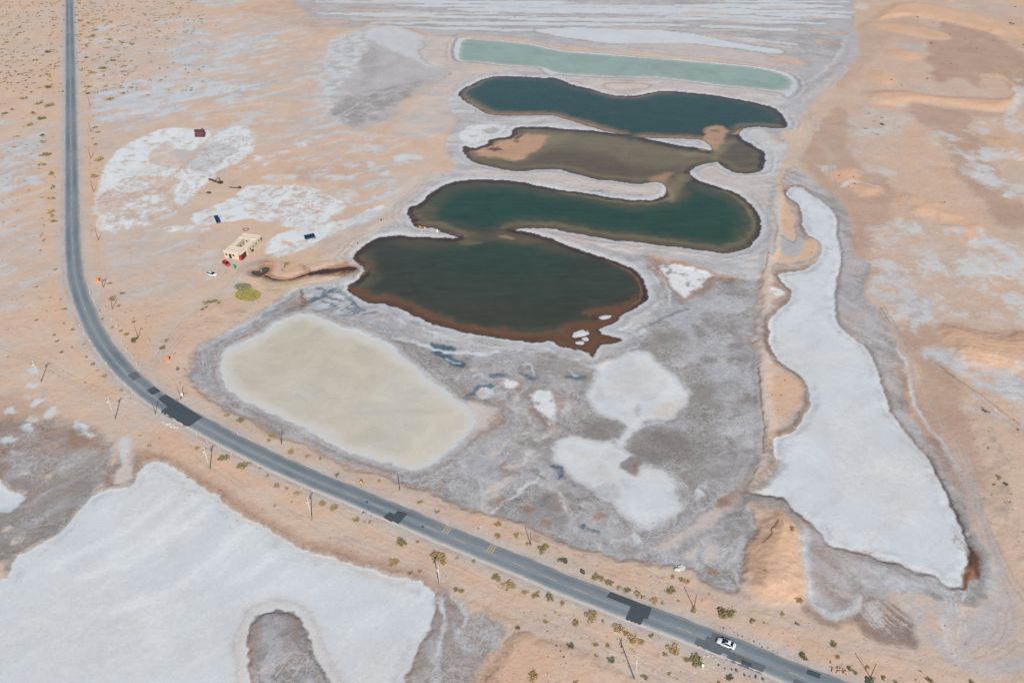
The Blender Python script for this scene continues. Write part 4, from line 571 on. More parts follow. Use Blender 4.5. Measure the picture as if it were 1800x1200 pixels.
# ================================================================ materials
def lin(c):
    c = c / 255.0; return c / 12.92 if c <= .04045 else ((c + .055) / 1.055) ** 2.4
KI = 1.40                                         # how bright a level white card reads in this light and exposure
def C(r, g, b, k=None): k = k or KI; return (lin(r) / k, lin(g) / k, lin(b) / k, 1)
class NT:
    def __init__(s, name):
        s.m = bpy.data.materials.new(name); s.m.use_nodes = True; s.t = s.m.node_tree; s.t.nodes.clear()
        s.out = s.t.nodes.new('ShaderNodeOutputMaterial'); s.bsdf = s.t.nodes.new('ShaderNodeBsdfPrincipled'); s.t.links.new(s.bsdf.outputs[0], s.out.inputs[0])
    def n(s, kind, **kw):
        nd = s.t.nodes.new('ShaderNode' + kind)
        for k, v in kw.items(): setattr(nd, k, v)
        return nd
    def l(s, a, b): s.t.links.new(a, b)
    def noise(s, vec, scale, detail=3, rough=.55, dist=0):
        nd = s.n('TexNoise'); nd.inputs['Scale'].default_value = scale; nd.inputs['Detail'].default_value = detail; nd.inputs['Roughness'].default_value = rough; nd.inputs['Distortion'].default_value = dist
        s.l(vec, nd.inputs['Vector']); return nd.outputs['Fac']
    def math(s, op, a, b=None, clamp=False):
        nd = s.n('Math', operation=op); nd.use_clamp = clamp
        for i, v in enumerate((a, b)):
            if v is None: continue
            if isinstance(v, (int, float)): nd.inputs[i].default_value = v
            else: s.l(v, nd.inputs[i])
        return nd.outputs[0]
    def mix(s, f, a, b, blend='MIX'):
        nd = s.n('Mix', data_type='RGBA', blend_type=blend)
        for i, v in ((0, f), (6, a), (7, b)):
            if isinstance(v, (int, float)): nd.inputs[i].default_value = v
            elif isinstance(v, tuple): nd.inputs[i].default_value = v
            else: s.l(v, nd.inputs[i])
        return nd.outputs[2]
    def rng(s, v, a, b, c, d):
        nd = s.n('MapRange'); s.l(v, nd.inputs[0])
        for i, q in enumerate((a, b, c, d)): nd.inputs[i + 1].default_value = q
        return nd.outputs[0]
    def scale(s, col, f):
        nd = s.n('VectorMath', operation='SCALE')
        if isinstance(col, tuple): nd.inputs[0].default_value = col[:3]
        else: s.l(col, nd.inputs[0])
        if isinstance(f, (int, float)): nd.inputs['Scale'].default_value = f
        else: s.l(f, nd.inputs['Scale'])
        return nd.outputs[0]
    def add(s, a, b):
        nd = s.n('VectorMath', operation='ADD'); s.l(a, nd.inputs[0]); s.l(b, nd.inputs[1]); return nd.outputs[0]
    def bump(s, h, strength, dist=.1):
        nd = s.n('Bump'); nd.inputs['Strength'].default_value = strength; nd.inputs['Distance'].default_value = dist; s.l(h, nd.inputs['Height']); s.l(nd.outputs[0], s.bsdf.inputs['Normal'])
    def set(s, **kw):
        for k, v in kw.items():
            i = s.bsdf.inputs[k.replace('_', ' ')]
            if hasattr(v, 'is_linked'): s.l(v, i)
            else: i.default_value = v

# two tones for each soil
TONE = {'dune': (C(211,177,150), C(202,163,133)), 'taupe': (C(184,157,138), C(168,141,124)), 'salt': (C(206,211,212), C(195,201,204)), 'silt': (C(180,181,184), C(163,164,169)), 'mud': (C(151,145,140), C(127,122,118)),
        'rust': (C(165,122,93), C(128,92,70)), 'cream': (C(206,193,181), C(188,176,168)), 'bluemud': (C(92,114,126), C(62,86,102)), 'olive': (C(165,152,100), C(136,132,88)), 'dust': (C(194,184,174), C(182,170,160)), 'white': (C(224,227,226), C(212,217,218)), 'darkrust_shade': (C(92,68,56), C(70,52,46)), 'sand': (C(205,182,163), C(196,169,149))}
g = NT('desert_ground'); geo = g.n('NewGeometry'); pos = geo.outputs['Position']
n20 = g.noise(pos, .06, 4, .6, .6); n3 = g.noise(pos, .45, 5, .62, .4); n05 = g.noise(pos, 2.6, 4, .65); n01 = g.noise(pos, 11, 2, .7)
hue = g.math('ADD', g.math('MULTIPLY', n20, .5), g.math('MULTIPLY', n3, .5)); hue = g.rng(hue, .38, .62, 0, 1)
total = None; wsum = None
brk = [g.math('SUBTRACT', g.noise(pos, sc_, 5, .68, .5), .5) for sc_ in (.9, .55, 1.5)]
def breakup(w_, k_):                                # soils interfinger: partial covers break into small patches
    soft = g.math('MULTIPLY', w_, g.math('SUBTRACT', 1.0, w_)); d_ = g.math('MULTIPLY', soft, g.math('MULTIPLY', brk[k_ % 3], 8.0 if k_ % 2 else -8.0)); return g.math('MAXIMUM', g.math('ADD', w_, d_), .0)
for a in range(4):
    at = g.n('Attribute', attribute_name='soil_%d' % a); sep = g.n('SeparateColor'); g.l(at.outputs['Color'], sep.inputs[0])
    for c in range(3):
        ta, tb = TONE[SOIL[a * 3 + c]]
        wt = breakup(sep.outputs[c], a * 3 + c); v = g.scale(g.mix(hue, ta, tb), wt); total = v if total is None else g.add(total, v); wsum = wt if wsum is None else g.math('ADD', wsum, wt)
at = g.n('Attribute', attribute_name='sand'); ta, tb = TONE['sand']
wt = breakup(at.outputs['Fac'], 12); total = g.add(total, g.scale(g.mix(hue, ta, tb), wt)); wsum = g.math('ADD', wsum, wt)
total = g.scale(total, g.math('DIVIDE', 1.0, wsum))
tone = g.math('ADD', g.math('MULTIPLY', n3, .36), g.math('ADD', g.math('MULTIPLY', n05, .52), g.math('MULTIPLY', n01, .44)))
tone = g.math('ADD', tone, .34)
# strand lines, cracks and small stones
s0 = g.n('SeparateColor'); g.l(g.n('Attribute', attribute_name='soil_0').outputs['Color'], s0.inputs[0]); s1 = g.n('SeparateColor'); g.l(g.n('Attribute', attribute_name='soil_1').outputs['Color'], s1.inputs[0])
s3 = g.n('SeparateColor'); g.l(g.n('Attribute', attribute_name='soil_3').outputs['Color'], s3.inputs[0])
wflat = g.math('ADD', s1.outputs[0], s1.outputs[1], True); wsalt = g.math('ADD', s0.outputs[2], s3.outputs[1], True)
wsand = g.math('SUBTRACT', g.math('SUBTRACT', 1.0, wflat), wsalt, True)
total = g.scale(total, g.math('ADD', 1.0, g.math('MULTIPLY', g.math('SUBTRACT', tone, 1.0), g.math('SUBTRACT', 1.0, g.math('MULTIPLY', wsalt, .6)))))
def ridge(scale, dist, width, det=6):
    n_ = g.noise(pos, scale, det, .58, dist); return g.rng(g.math('ABSOLUTE', g.math('SUBTRACT', n_, .5)), 0, width, 1, 0)
r1, r2, r3 = ridge(.09, 2.6, .035), ridge(.26, 2.0, .05), ridge(.15, 3.2, .03)
gate = g.rng(g.noise(pos, .05, 3, .5, .5), .42, .58, .12, 1)
total = g.mix(g.math('MULTIPLY', g.math('MULTIPLY', wflat, gate), g.math('MULTIPLY', g.math('MAXIMUM', r1, r2), .55)), total, C(198,198,197))
total = g.mix(g.math('MULTIPLY', wflat, g.math('MULTIPLY', r3, .32)), total, C(112,106,104))
total = g.mix(g.math('MULTIPLY', wsalt, g.math('MULTIPLY', g.math('MAXIMUM', r2, r3), .10)), total, C(160,152,144))
vo = g.n('TexVoronoi'); vo.inputs['Scale'].default_value = .55; g.l(pos, vo.inputs['Vector']); vs_ = g.n('SeparateColor'); g.l(vo.outputs['Color'], vs_.inputs[0])
dot = g.math('MULTIPLY', g.rng(vo.outputs['Distance'], .10, .16, 1, 0), g.rng(vs_.outputs[0], .55, .6, 0, 1)); tint = g.mix(g.rng(vs_.outputs[1], .6, .62, 0, 1), C(128,104,88), C(222,212,200))
total = g.mix(g.math('MULTIPLY', wsand, g.math('MULTIPLY', dot, .6)), total, tint)
rp = g.n('Mapping'); rp.inputs['Scale'].default_value = (.5, 1.6, 1); rp.inputs['Rotation'].default_value = (0, 0, -.6); g.l(pos, rp.inputs['Vector']); rip = g.noise(rp.outputs[0], .8, 4, .6, 1.2)
total = g.scale(total, g.math('ADD', 1.0, g.math('MULTIPLY', wsand, g.math('MULTIPLY', g.math('SUBTRACT', rip, .5), .28))))
g.set(Base_Color=total, Roughness=.95); g.bsdf.inputs['Specular IOR Level'].default_value = .15
hb = g.math('MULTIPLY', g.math('ADD', g.math('MULTIPLY', n3, .24), g.math('ADD', g.math('MULTIPLY', rip, .2), g.math('MULTIPLY', n05, .20))), g.math('SUBTRACT', 1.0, g.math('MULTIPLY', wsalt, .85))); g.bump(hb, .4, .4)
M_GROUND = g.m

WTONE = {'teal': C(42,71,62), 'green': C(42,72,58), 'brown': C(104,91,72), 'tan': C(188,148,116), 'yellow': C(138,128,96), 'rim': C(70,56,50), 'rust': C(108,78,58), 'milk': C(198,191,175), 'jade': C(143,161,151), 'deep': C(63,66,57)}
def water_mat(name, rough, rim=False, lane=.35):
    g = NT(name); geo = g.n('NewGeometry'); pos = geo.outputs['Position']; total = None
    for a in range(3):
        at = g.n('Attribute', attribute_name='water_%d' % a); sep = g.n('SeparateColor'); g.l(at.outputs['Color'], sep.inputs[0])
        for c in range(3):
            v = g.scale(WTONE[WATER[a * 3 + c]], sep.outputs[c]); total = v if total is None else g.add(total, v)
    at = g.n('Attribute', attribute_name='deep'); total = g.add(total, g.scale(WTONE['deep'], at.outputs['Fac']))
    n1 = g.noise(pos, .045, 5, .62, 1.2); n2 = g.noise(pos, 1.6, 4, .7); mp = g.n('Mapping'); mp.inputs['Scale'].default_value = (.05, .35, 1); mp.inputs['Rotation'].default_value = (0, 0, .5); g.l(pos, mp.inputs['Vector']); n3 = g.noise(mp.outputs[0], 1.0, 5, .65, .4)
    tn = g.math('ADD', g.math('ADD', g.math('MULTIPLY', n1, .55), g.math('MULTIPLY', n3, lane)), g.math('ADD', g.math('MULTIPLY', n2, .3), .575 - lane / 2)); total = g.scale(total, tn)
    if rim:
        at = g.n('Attribute', attribute_name='rim'); total = g.mix(at.outputs['Fac'], total, C(203,200,193))
    rg = g.rng(n3, .35, .65, rough * .6, rough * 1.5); g.set(Base_Color=total); g.l(rg, g.bsdf.inputs['Roughness']); g.bsdf.inputs['Specular IOR Level'].default_value = .2
    rip = g.noise(pos, 1.6, 3, .6, .5); g.bump(rip, .22, .14)
    return g.m

# ================================================================ ground and water objects
def mesh_obj(name, V, F, mat, parent=None, smooth=False):
    me = bpy.data.meshes.new(name); me.from_pydata(V, [], F); me.update()
    if mat is not None:
        for m_ in (mat if isinstance(mat, (list, tuple)) else [mat]): me.materials.append(m_)
    if smooth: me.polygons.foreach_set('use_smooth', [True] * len(me.polygons))
    o = bpy.data.objects.new(name, me); COL.objects.link(o)
    if parent: o.parent = parent
    return o
def tag(o, label=None, cat=None, group=None, kind=None):
    if label: o['label'] = label
    if cat: o['category'] = cat
    if group: o['group'] = group
    if kind: o['kind'] = kind
    return o
def fast_mesh(name, V, Q, mat, attrs):
    me = bpy.data.meshes.new(name)
    me.vertices.add(len(V)); me.vertices.foreach_set('co', V.astype(np.float32).ravel())
    me.loops.add(len(Q) * 4); me.loops.foreach_set('vertex_index', Q.astype(np.int32).ravel())
    me.polygons.add(len(Q)); me.polygons.foreach_set('loop_start', np.arange(0, len(Q) * 4, 4, dtype=np.int32)); me.polygons.foreach_set('use_smooth', np.ones(len(Q), bool))
    me.update(calc_edges=True); me.materials.append(mat)
    for an, arr in attrs.items():
        if arr.ndim == 2:
            a = me.attributes.new(an, 'FLOAT_COLOR', 'POINT'); c = np.ones((len(V), 4), np.float32); c[:, :3] = arr; a.data.foreach_set('color', c.ravel())
        else:
            a = me.attributes.new(an, 'FLOAT', 'POINT'); a.data.foreach_set('value', arr.astype(np.float32).ravel())
    o = bpy.data.objects.new(name, me); COL.objects.link(o); return o
ii = (np.arange(NR - 1)[:, None] * NC + np.arange(NC - 1)[None, :]).ravel()
QUADS = np.stack([ii, ii + 1, ii + NC + 1, ii + NC], 1)
soil = {'soil_%d' % a: WT[a * 3:a * 3 + 3].T for a in range(4)}; soil['sand'] = WT[-1]
ground = fast_mesh('ground', np.stack([X, Y, Z], 1), QUADS, M_GROUND, soil)
tag(ground, 'pale peach desert sand with salt crusts, grey mud flats and dunes', 'ground', kind='structure')
def water(name, D, mat, label, extra=None, grow=.7, z=LEVEL):
    m = D < grow; q = QUADS[m[QUADS].any(1)]; used, inv = np.unique(q, return_inverse=True); q = inv.reshape(-1, 4)
    V = np.stack([X[used], Y[used], np.full(len(used), z, np.float32)], 1)
    at = {'water_%d' % a: WW[a * 3:a * 3 + 3, used].T for a in range(3)}; at['deep'] = WW[-1, used]
    if extra is not None: at['rim'] = extra[used]
    o = fast_mesh(name, V, q, mat, at); return tag(o, label, 'water', kind='structure')
water('pond', DM, water_mat('brine_water', .22), 'dark teal and brown brine ponds joined by narrow channels between pale spits')
water('pond', DJ, water_mat('jade_water', .35, False, .08), 'long pale jade green pond beyond the dark ponds')
water('pond', DK, water_mat('milky_water', .40, True, .04), 'milky cream pond beside the bend of the road', extra=MILKRIM)
M_ST = water_mat('stream_water', .2)
water('pool', DP, M_ST, 'small round dark spring pool in brown mud', grow=.4); water('stream', DS, M_ST, 'narrow dark stream running from the spring pool to the pond', grow=.4, z=LEVEL - .015)

def zat(x, y):
    r = np.interp(y, Ys, np.arange(NR)); r0 = int(min(max(math.floor(r), 0), NR - 2)); fr = r - r0
    def row(k):
        c = np.interp(x / Wd[k], tx, np.arange(NC)); c0 = int(min(max(math.floor(c), 0), NC - 2)); fc = c - c0
        return Z[k * NC + c0] * (1 - fc) + Z[k * NC + c0 + 1] * fc
    return float(row(r0) * (1 - fr) + row(r0 + 1) * fr)
def at(px, py):
    z = 0.0
    for _ in range(4):
        x, y = G(px, py, z); z = zat(x, y)
    return Vector((x, y, z))
# ================================================================ small materials
def simple(name, col, rough=.6, metal=0, var=.15, scale=3.0):
    g = NT(name); tc = g.n('TexCoord'); n = g.noise(tc.outputs['Object'], scale, 4, .6)
    g.set(Base_Color=g.scale(col, g.math('ADD', g.math('MULTIPLY', n, var * 2), 1 - var)), Roughness=rough); g.bsdf.inputs['Metallic'].default_value = metal
    return g.m
MT = {'asphalt_dark': simple('fresh_asphalt', C(64,74,80), .85, 0, .22, .9), 'asphalt_mid': simple('old_patch_asphalt', C(94,100,104), .9, 0, .2, .9), 'paint_yellow': simple('worn_yellow_paint', C(188,164,118), .7, 0, .3, 2.5), 'paint_faint': simple('faded_yellow_paint', C(168,160,142), .8, 0, .2, 2.0),
      'concrete': simple('pale_concrete', C(196,193,186), .85), 'wood': simple('weathered_wood', C(104,78,62), .9, 0, .25, 6), 'steel': simple('galvanised_steel', C(150,152,152), .45, .6), 'porcelain': simple('porcelain', C(225,222,214), .3), 'wire': simple('aluminium_wire', C(90,88,86), .5, .4),
      'tyre': simple('rubber', C(38,38,40), .85), 'glass': simple('dark_glass', C(28,38,46), .12), 'rim': simple('alloy', C(170,172,174), .35, .7), 'carwhite': simple('white_car_paint', C(232,236,238), .28, 0, .03), 'carred': simple('red_car_paint', C(196,40,38), .3, 0, .05), 'lamp': simple('lamp_glass', C(215,215,210), .2), 'redlamp': simple('red_lamp', C(150,30,25), .3), 'blackplastic': simple('black_plastic', C(45,46,48), .6),
      'render': simple('cream_render', C(216,196,166), .9, 0, .12), 'roof': simple('pale_roof', C(214,204,186), .95, 0, .14, 1.5), 'red': simple('red_paint', C(176,42,44), .6), 'door': simple('dark_door', C(60,48,44), .5), 'pane': simple('window_pane', C(64,62,60), .2),
      'panel': simple('solar_cell', C(24,52,84), .2, .2, .1), 'pframe': simple('aluminium_frame', C(130,138,146), .4, .5), 'maroon': simple('maroon_sheet', C(118,66,68), .7, 0, .15, 1.5), 'maroondark': simple('dark_maroon_sheet', C(84,44,48), .7, 0, .15), 'rusty': simple('rusty_iron', C(84,62,52), .85, .1, .35, 2), 'orange': simple('orange_plastic', C(236,128,58), .5, 0, .05), 'teal': simple('teal_plastic', C(32,150,124), .5, 0, .05),
      'yellow': simple('yellow_sign', C(244,190,52), .5, 0, .04), 'black': simple('black_print', C(30,30,30), .6), 'whitepaint': simple('white_paint', C(232,230,224), .6, 0, .08), 'stone': simple('pale_stone', C(206,202,194), .95, 0, .2, 3), 'darkstone': simple('dark_stone', C(92,84,80), .95, 0, .25, 3), 'boatwood': simple('varnished_wood', C(186,120,68), .55, 0, .25, 5), 'purple': simple('purple_cloth', C(96,82,150), .9), 'brick': simple('clay_heap', C(206,170,142), .95, 0, .1, 2),
      'skin': simple('skin', C(205,160,132), .7, 0, .04), 'hair': simple('dark_hair', C(42,36,34), .8), 'clothwhite': simple('white_cloth', C(236,236,234), .9, 0, .04), 'clothblack': simple('black_cloth', C(44,44,48), .9), 'clothred': simple('red_cloth', C(178,62,52), .9), 'clothpeach': simple('peach_cloth', C(226,178,146), .9), 'clothblue': simple('blue_cloth', C(78,92,122), .9), 'clothbrown': simple('brown_cloth', C(124,92,76), .9)}
# asphalt: greyed, dusty edges, darker wheel tracks; UV = metres across / along
g = NT('asphalt'); uv = g.n('UVMap'); sx = g.n('SeparateXYZ'); g.l(uv.outputs[0], sx.inputs[0]); geo = g.n('NewGeometry'); pos = geo.outputs['Position']
au = g.math('ABSOLUTE', sx.outputs[0]); n1 = g.noise(pos, .35, 4, .6); n2 = g.noise(pos, 3.0, 4, .7); n3 = g.noise(pos, .04, 3, .5)
st = g.n('CombineXYZ'); g.l(g.math('MULTIPLY', sx.outputs[0], 2.2), st.inputs[0]); g.l(g.math('MULTIPLY', sx.outputs[1], .05), st.inputs[1]); n4 = g.noise(st.outputs[0], 1.0, 4, .6)
track = g.math('MULTIPLY', g.rng(g.math('ABSOLUTE', g.math('SUBTRACT', au, 1.6)), 1.3, .3, 0, 1), .75)
col = g.mix(track, C(138,147,152), C(98,110,119)); col = g.mix(g.rng(n4, .4, .65, 0, .55), col, C(100,112,120)); col = g.mix(g.rng(n3, .4, .6, 0, .5), col, C(140,147,150))
edge = g.math('ADD', au, g.math('MULTIPLY', n1, .9)); col = g.mix(g.rng(edge, 3.0, 3.9, 0, .95), col, C(180,174,167)); nb = g.noise(pos, 1.1, 5, .7); col = g.mix(g.rng(g.math('ADD', g.math('MULTIPLY', au, .25), nb), 1.36, 1.5, 0, .9), col, C(186,172,158)); nc_ = g.noise(pos, .55, 6, .75, 1.5); col = g.mix(g.rng(g.math('ABSOLUTE', g.math('SUBTRACT', nc_, .5)), .0, .022, .4, 0), col, C(84,90,94))
col = g.scale(col, g.math('ADD', g.math('MULTIPLY', n2, .3), .85)); g.set(Base_Color=col, Roughness=.9); g.bsdf.inputs['Specular IOR Level'].default_value = .2
MT['asphalt'] = g.m

# ================================================================ mesh kit
class MB:
    def __init__(s): s.V = []; s.F = []; s.I = []
    def quadbox(s, c, size, rz=0.0, mi=0, tilt=None):
        hx, hy, hz = [q / 2 for q in size]; m = Matrix.Rotation(rz, 3, 'Z')
        if tilt: m = m @ Matrix.Rotation(tilt[1], 3, tilt[0])
        b = len(s.V)
        for dz in (-hz, hz):
            for dx, dy in ((-hx, -hy), (hx, -hy), (hx, hy), (-hx, hy)):
                v = m @ Vector((dx, dy, dz)) + Vector(c); s.V.append(tuple(v))
        for f in ((0,3,2,1),(4,5,6,7),(0,1,5,4),(1,2,6,5),(2,3,7,6),(3,0,4,7)): s.F.append(tuple(b + i for i in f)); s.I.append(mi)
        return s
    def tube(s, pts, r, n=6, mi=0, cap=True):
        pts = [Vector(p) for p in pts]; rs = r if isinstance(r, (list, tuple)) else [r] * len(pts); b = len(s.V)
        for i, p in enumerate(pts):
            d = (pts[min(i + 1, len(pts) - 1)] - pts[max(i - 1, 0)]).normalized(); a = d.orthogonal().normalized(); c = d.cross(a)
            for k in range(n):
                t = 2 * math.pi * k / n; s.V.append(tuple(p + (a * math.cos(t) + c * math.sin(t)) * rs[i]))
        for i in range(len(pts) - 1):
            for k in range(n): s.F.append((b + i * n + k, b + i * n + (k + 1) % n, b + (i + 1) * n + (k + 1) % n, b + (i + 1) * n + k)); s.I.append(mi)
        if cap: s.F.append(tuple(b + k for k in range(n))[::-1]); s.F.append(tuple(b + (len(pts) - 1) * n + k for k in range(n))); s.I += [mi, mi]
        return s
    def loft(s, rings, mi=0, cap=True):
        n = len(rings[0]); b = len(s.V)
        for r in rings: s.V += [tuple(p) for p in r]
        for i in range(len(rings) - 1):
            for k in range(n): s.F.append((b + i * n + k, b + i * n + (k + 1) % n, b + (i + 1) * n + (k + 1) % n, b + (i + 1) * n + k)); s.I.append(mi)
        if cap: s.F.append(tuple(b + k for k in range(n))[::-1]); s.F.append(tuple(b + (len(rings) - 1) * n + k for k in range(n))); s.I += [mi, mi]
        return s
    def face(s, pts, mi=0):
        b = len(s.V); s.V += [tuple(p) for p in pts]; s.F.append(tuple(range(b, b + len(pts)))); s.I.append(mi); return s
    def prism(s, poly, z0, z1, mi=0):
        return s.loft([[(x, y, z0) for x, y in poly], [(x, y, z1) for x, y in poly]], mi)
    def obj(s, name, mat, parent=None, smooth=False):
        o = mesh_obj(name, s.V, s.F, mat, parent, smooth)
        if isinstance(mat, (list, tuple)): o.data.polygons.foreach_set('material_index', s.I)
        bm = bmesh.new(); bm.from_mesh(o.data); bmesh.ops.recalc_face_normals(bm, faces=bm.faces); bm.to_mesh(o.data); bm.free()
        return o
def empty(name, loc, rz=0.0, label=None, cat=None, group=None):
    o = bpy.data.objects.new(name, None); COL.objects.link(o); o.location = loc; o.rotation_euler = (0, 0, rz); o.empty_display_size = .5
    return tag(o, label, cat, group)
def copy_tree(o, parent=None):
    c = o.copy(); COL.objects.link(c); c.parent = parent
    for ch in [q for q in o.children]: copy_tree(ch, c)
    return c

# ================================================================ road
def road_frame(s):
    i = int(np.clip(np.searchsorted(S, s) - 1, 0, len(seg) - 1)); f = (s - S[i]) / seg[i]; p = RP[i] + (RP[i + 1] - RP[i]) * f
    a = RP[max(i - 1, 0)]; b = RP[min(i + 2, len(RP) - 1)]; d = (b - a) / np.linalg.norm(b - a); return p, d, np.array([-d[1], d[0]])
prof = [(-3.75, -.32), (-3.45, -.02), (-1.7, .02), (0, .05), (1.7, .02), (3.45, -.02), (3.75, -.32)]
ss = np.concatenate([np.linspace(0, S[1], 40), np.arange(S[1] + 2, S[-2], 2.0), np.linspace(S[-2], S[-1], 12)])
V = []; F = []; UV = []
for s_ in ss:
    p, d, nrm = road_frame(s_); wob = .12 * math.sin(s_ * .31) + .1 * math.sin(s_ * .83 + 1)
    for u, z in prof:
        uu = u + (wob if abs(u) > 3 else 0) * (1 if u > 0 else .7); q = p + nrm * uu; V.append((q[0], q[1], ROAD_Z + z)); UV.append((u, s_))
k = len(prof)
for i in range(len(ss) - 1):
    for j in range(k - 1): F.append((i * k + j + 1, i * k + j, (i + 1) * k + j, (i + 1) * k + j + 1))
road = mesh_obj('road', V, F, MT['asphalt'], smooth=True)
uvl = road.data.uv_layers.new(name='UVMap'); 
for lp in road.data.loops: uvl.data[lp.index].uv = UV[lp.vertex_index]
tag(road, 'grey two-lane asphalt road curving past the ponds', 'road', kind='structure')
def on_road(px, py):
    x, y = G(px, py, ROAD_Z + .05); return x, y
def road_st(x, y):
    d = np.hypot(RP[:, 0] - x, RP[:, 1] - y); i = int(np.argmin(d)); best = None
    for j in (max(i - 1, 0), min(i, len(seg) - 1)):
        e = RP[j + 1] - RP[j]; t = np.clip(np.dot(np.array([x, y]) - RP[j], e) / np.dot(e, e), 0, 1); q = RP[j] + e * t; dd = math.hypot(x - q[0], y - q[1])
        if best is None or dd < best[0]: n_ = np.array([-e[1], e[0]]) / np.linalg.norm(e); best = (dd, S[j] + seg[j] * t, float(np.dot(np.array([x, y]) - q, n_)))
    return best[1], best[2]
def crown(u): return float(np.interp(u, [p[0] for p in prof], [p[1] for p in prof]))
def road_z(x, y): return ROAD_Z + crown(road_st(x, y)[1])
def strip_on_road(name, s0, s1, u0, u1, mat, dz, n=None):
    n = n or max(1, int((s1 - s0) / 1.5)); V = []; F = []
    for i in range(n + 1):
        p, d, nr = road_frame(s0 + (s1 - s0) * i / n)
        for u in (u0, u1): q = p + nr * u; V.append((q[0], q[1], ROAD_Z + crown(u) + dz))
    for i in range(n): F.append((2 * i + 1, 2 * i, 2 * i + 2, 2 * i + 3))
    return mesh_obj(name, V, F, mat, road)
def patch(pts, mat, name='asphalt_patch', dz=.012, sub=1.2):
    P = [on_road(*p) for p in pts]; bm = bmesh.new(); f = bm.faces.new([bm.verts.new((x, y, 0)) for x, y in P])
    if f.normal.z < 0 or f.calc_area() == 0: pass
    bm.normal_update()
    if bm.faces[:][0].normal.z < 0: bmesh.ops.reverse_faces(bm, faces=bm.faces)
    bmesh.ops.triangulate(bm, faces=bm.faces)
    for _ in range(5):
        e = [q for q in bm.edges if q.calc_length() > sub]
        if not e: break
        bmesh.ops.subdivide_edges(bm, edges=e, cuts=1); bmesh.ops.triangulate(bm, faces=bm.faces)
    for v in bm.verts: v.co.z = road_z(v.co.x, v.co.y) + dz
    me = bpy.data.meshes.new(name); bm.to_mesh(me); bm.free(); me.materials.append(mat); o = bpy.data.objects.new(name, me); COL.objects.link(o); o.parent = road; return o
D_, Mi = MT['asphalt_dark'], MT['asphalt_mid']
patch([(224,659),(234,669),(247.5,662),(239,652)], Mi); patch([(257.5,686),(268,694),(282.5,687),(270.6,678.5)], D_)
patch([(277,700.6),(291,692.5),(356,733),(328,752),(280.6,723),(294,715)], D_); patch([(673,908),(685,899),(693,903),(700,897),(717,902),(698,923)], D_)
patch([(1066,1048.5),(1073,1039),(1146,1067),(1139,1087.5),(1132,1086),(1125,1100),(1098,1090),(1109,1065)], D_)
patch([(1219,1134),(1225,1120),(1239,1125),(1243,1117),(1250,1120),(1254,1110),(1291,1124),(1284,1144),(1310,1155),(1347,1170),(1339,1184),(1300,1171),(1275,1160),(1280,1150),(1270,1146),(1263,1155)], Mi)
patch([(1417,1183),(1420,1175),(1443,1183),(1441,1192)], D_); patch([(1394,1199),(1397,1192),(1440,1209),(1435,1220)], Mi); patch([(1300,1168),(1304,1158),(1322,1165),(1318,1176)], D_, dz=.02)
for x, y in ((645,882),(743,925)): patch(ell(x, y, 2.6, 1.8, 10, 7), D_, 'tar_spot')
s_a = road_st(*on_road(129, 470))[0]; s_b = road_st(*on_road(592, 862))[0]
lo, hi = min(s_a, s_b), max(s_a, s_b); c0 = road_st(*on_road(296, 712))[0]; c1 = road_st(*on_road(345, 741))[0]; c0, c1 = min(c0, c1), max(c0, c1)
for a, b in ((lo, c0), (c1, hi)): strip_on_road('centre_line', a, b, -.07, .07, MT['paint_faint'], .008)
ref = road_st(*on_road(608, 867.5))[0]; i = 0
skip = [(road_st(*on_road(*a))[0], road_st(*on_road(*b))[0]) for a, b in (((672,899),(716,912)), ((1070,1055),(1142,1090)), ((1225,1120),(1340,1175)))]
skip = [(min(q), max(q)) for q in skip]
for kk in range(-90, 25):
    s0 = ref + kk * 9.6
    if s0 < S[1] + 5 or s0 + 4 > S[-2] or (s0 + 4 > lo and s0 < hi): continue
    if any(s0 + 4 > a and s0 < b for a, b in skip): continue
    strip_on_road('lane_dash', s0, s0 + 4, -.10, .10, MT['paint_yellow'] if s0 > hi else MT['paint_faint'], .008)
for cx, cy in ((785, 931.5), (863, 965)):
    s0 = road_st(*on_road(cx, cy))[0]
    for q in (-.75, 0, .75): strip_on_road('rumble_bar', s0 + q - .16, s0 + q + .16, .35, 3.1, MT['paint_yellow'], .008, 1)

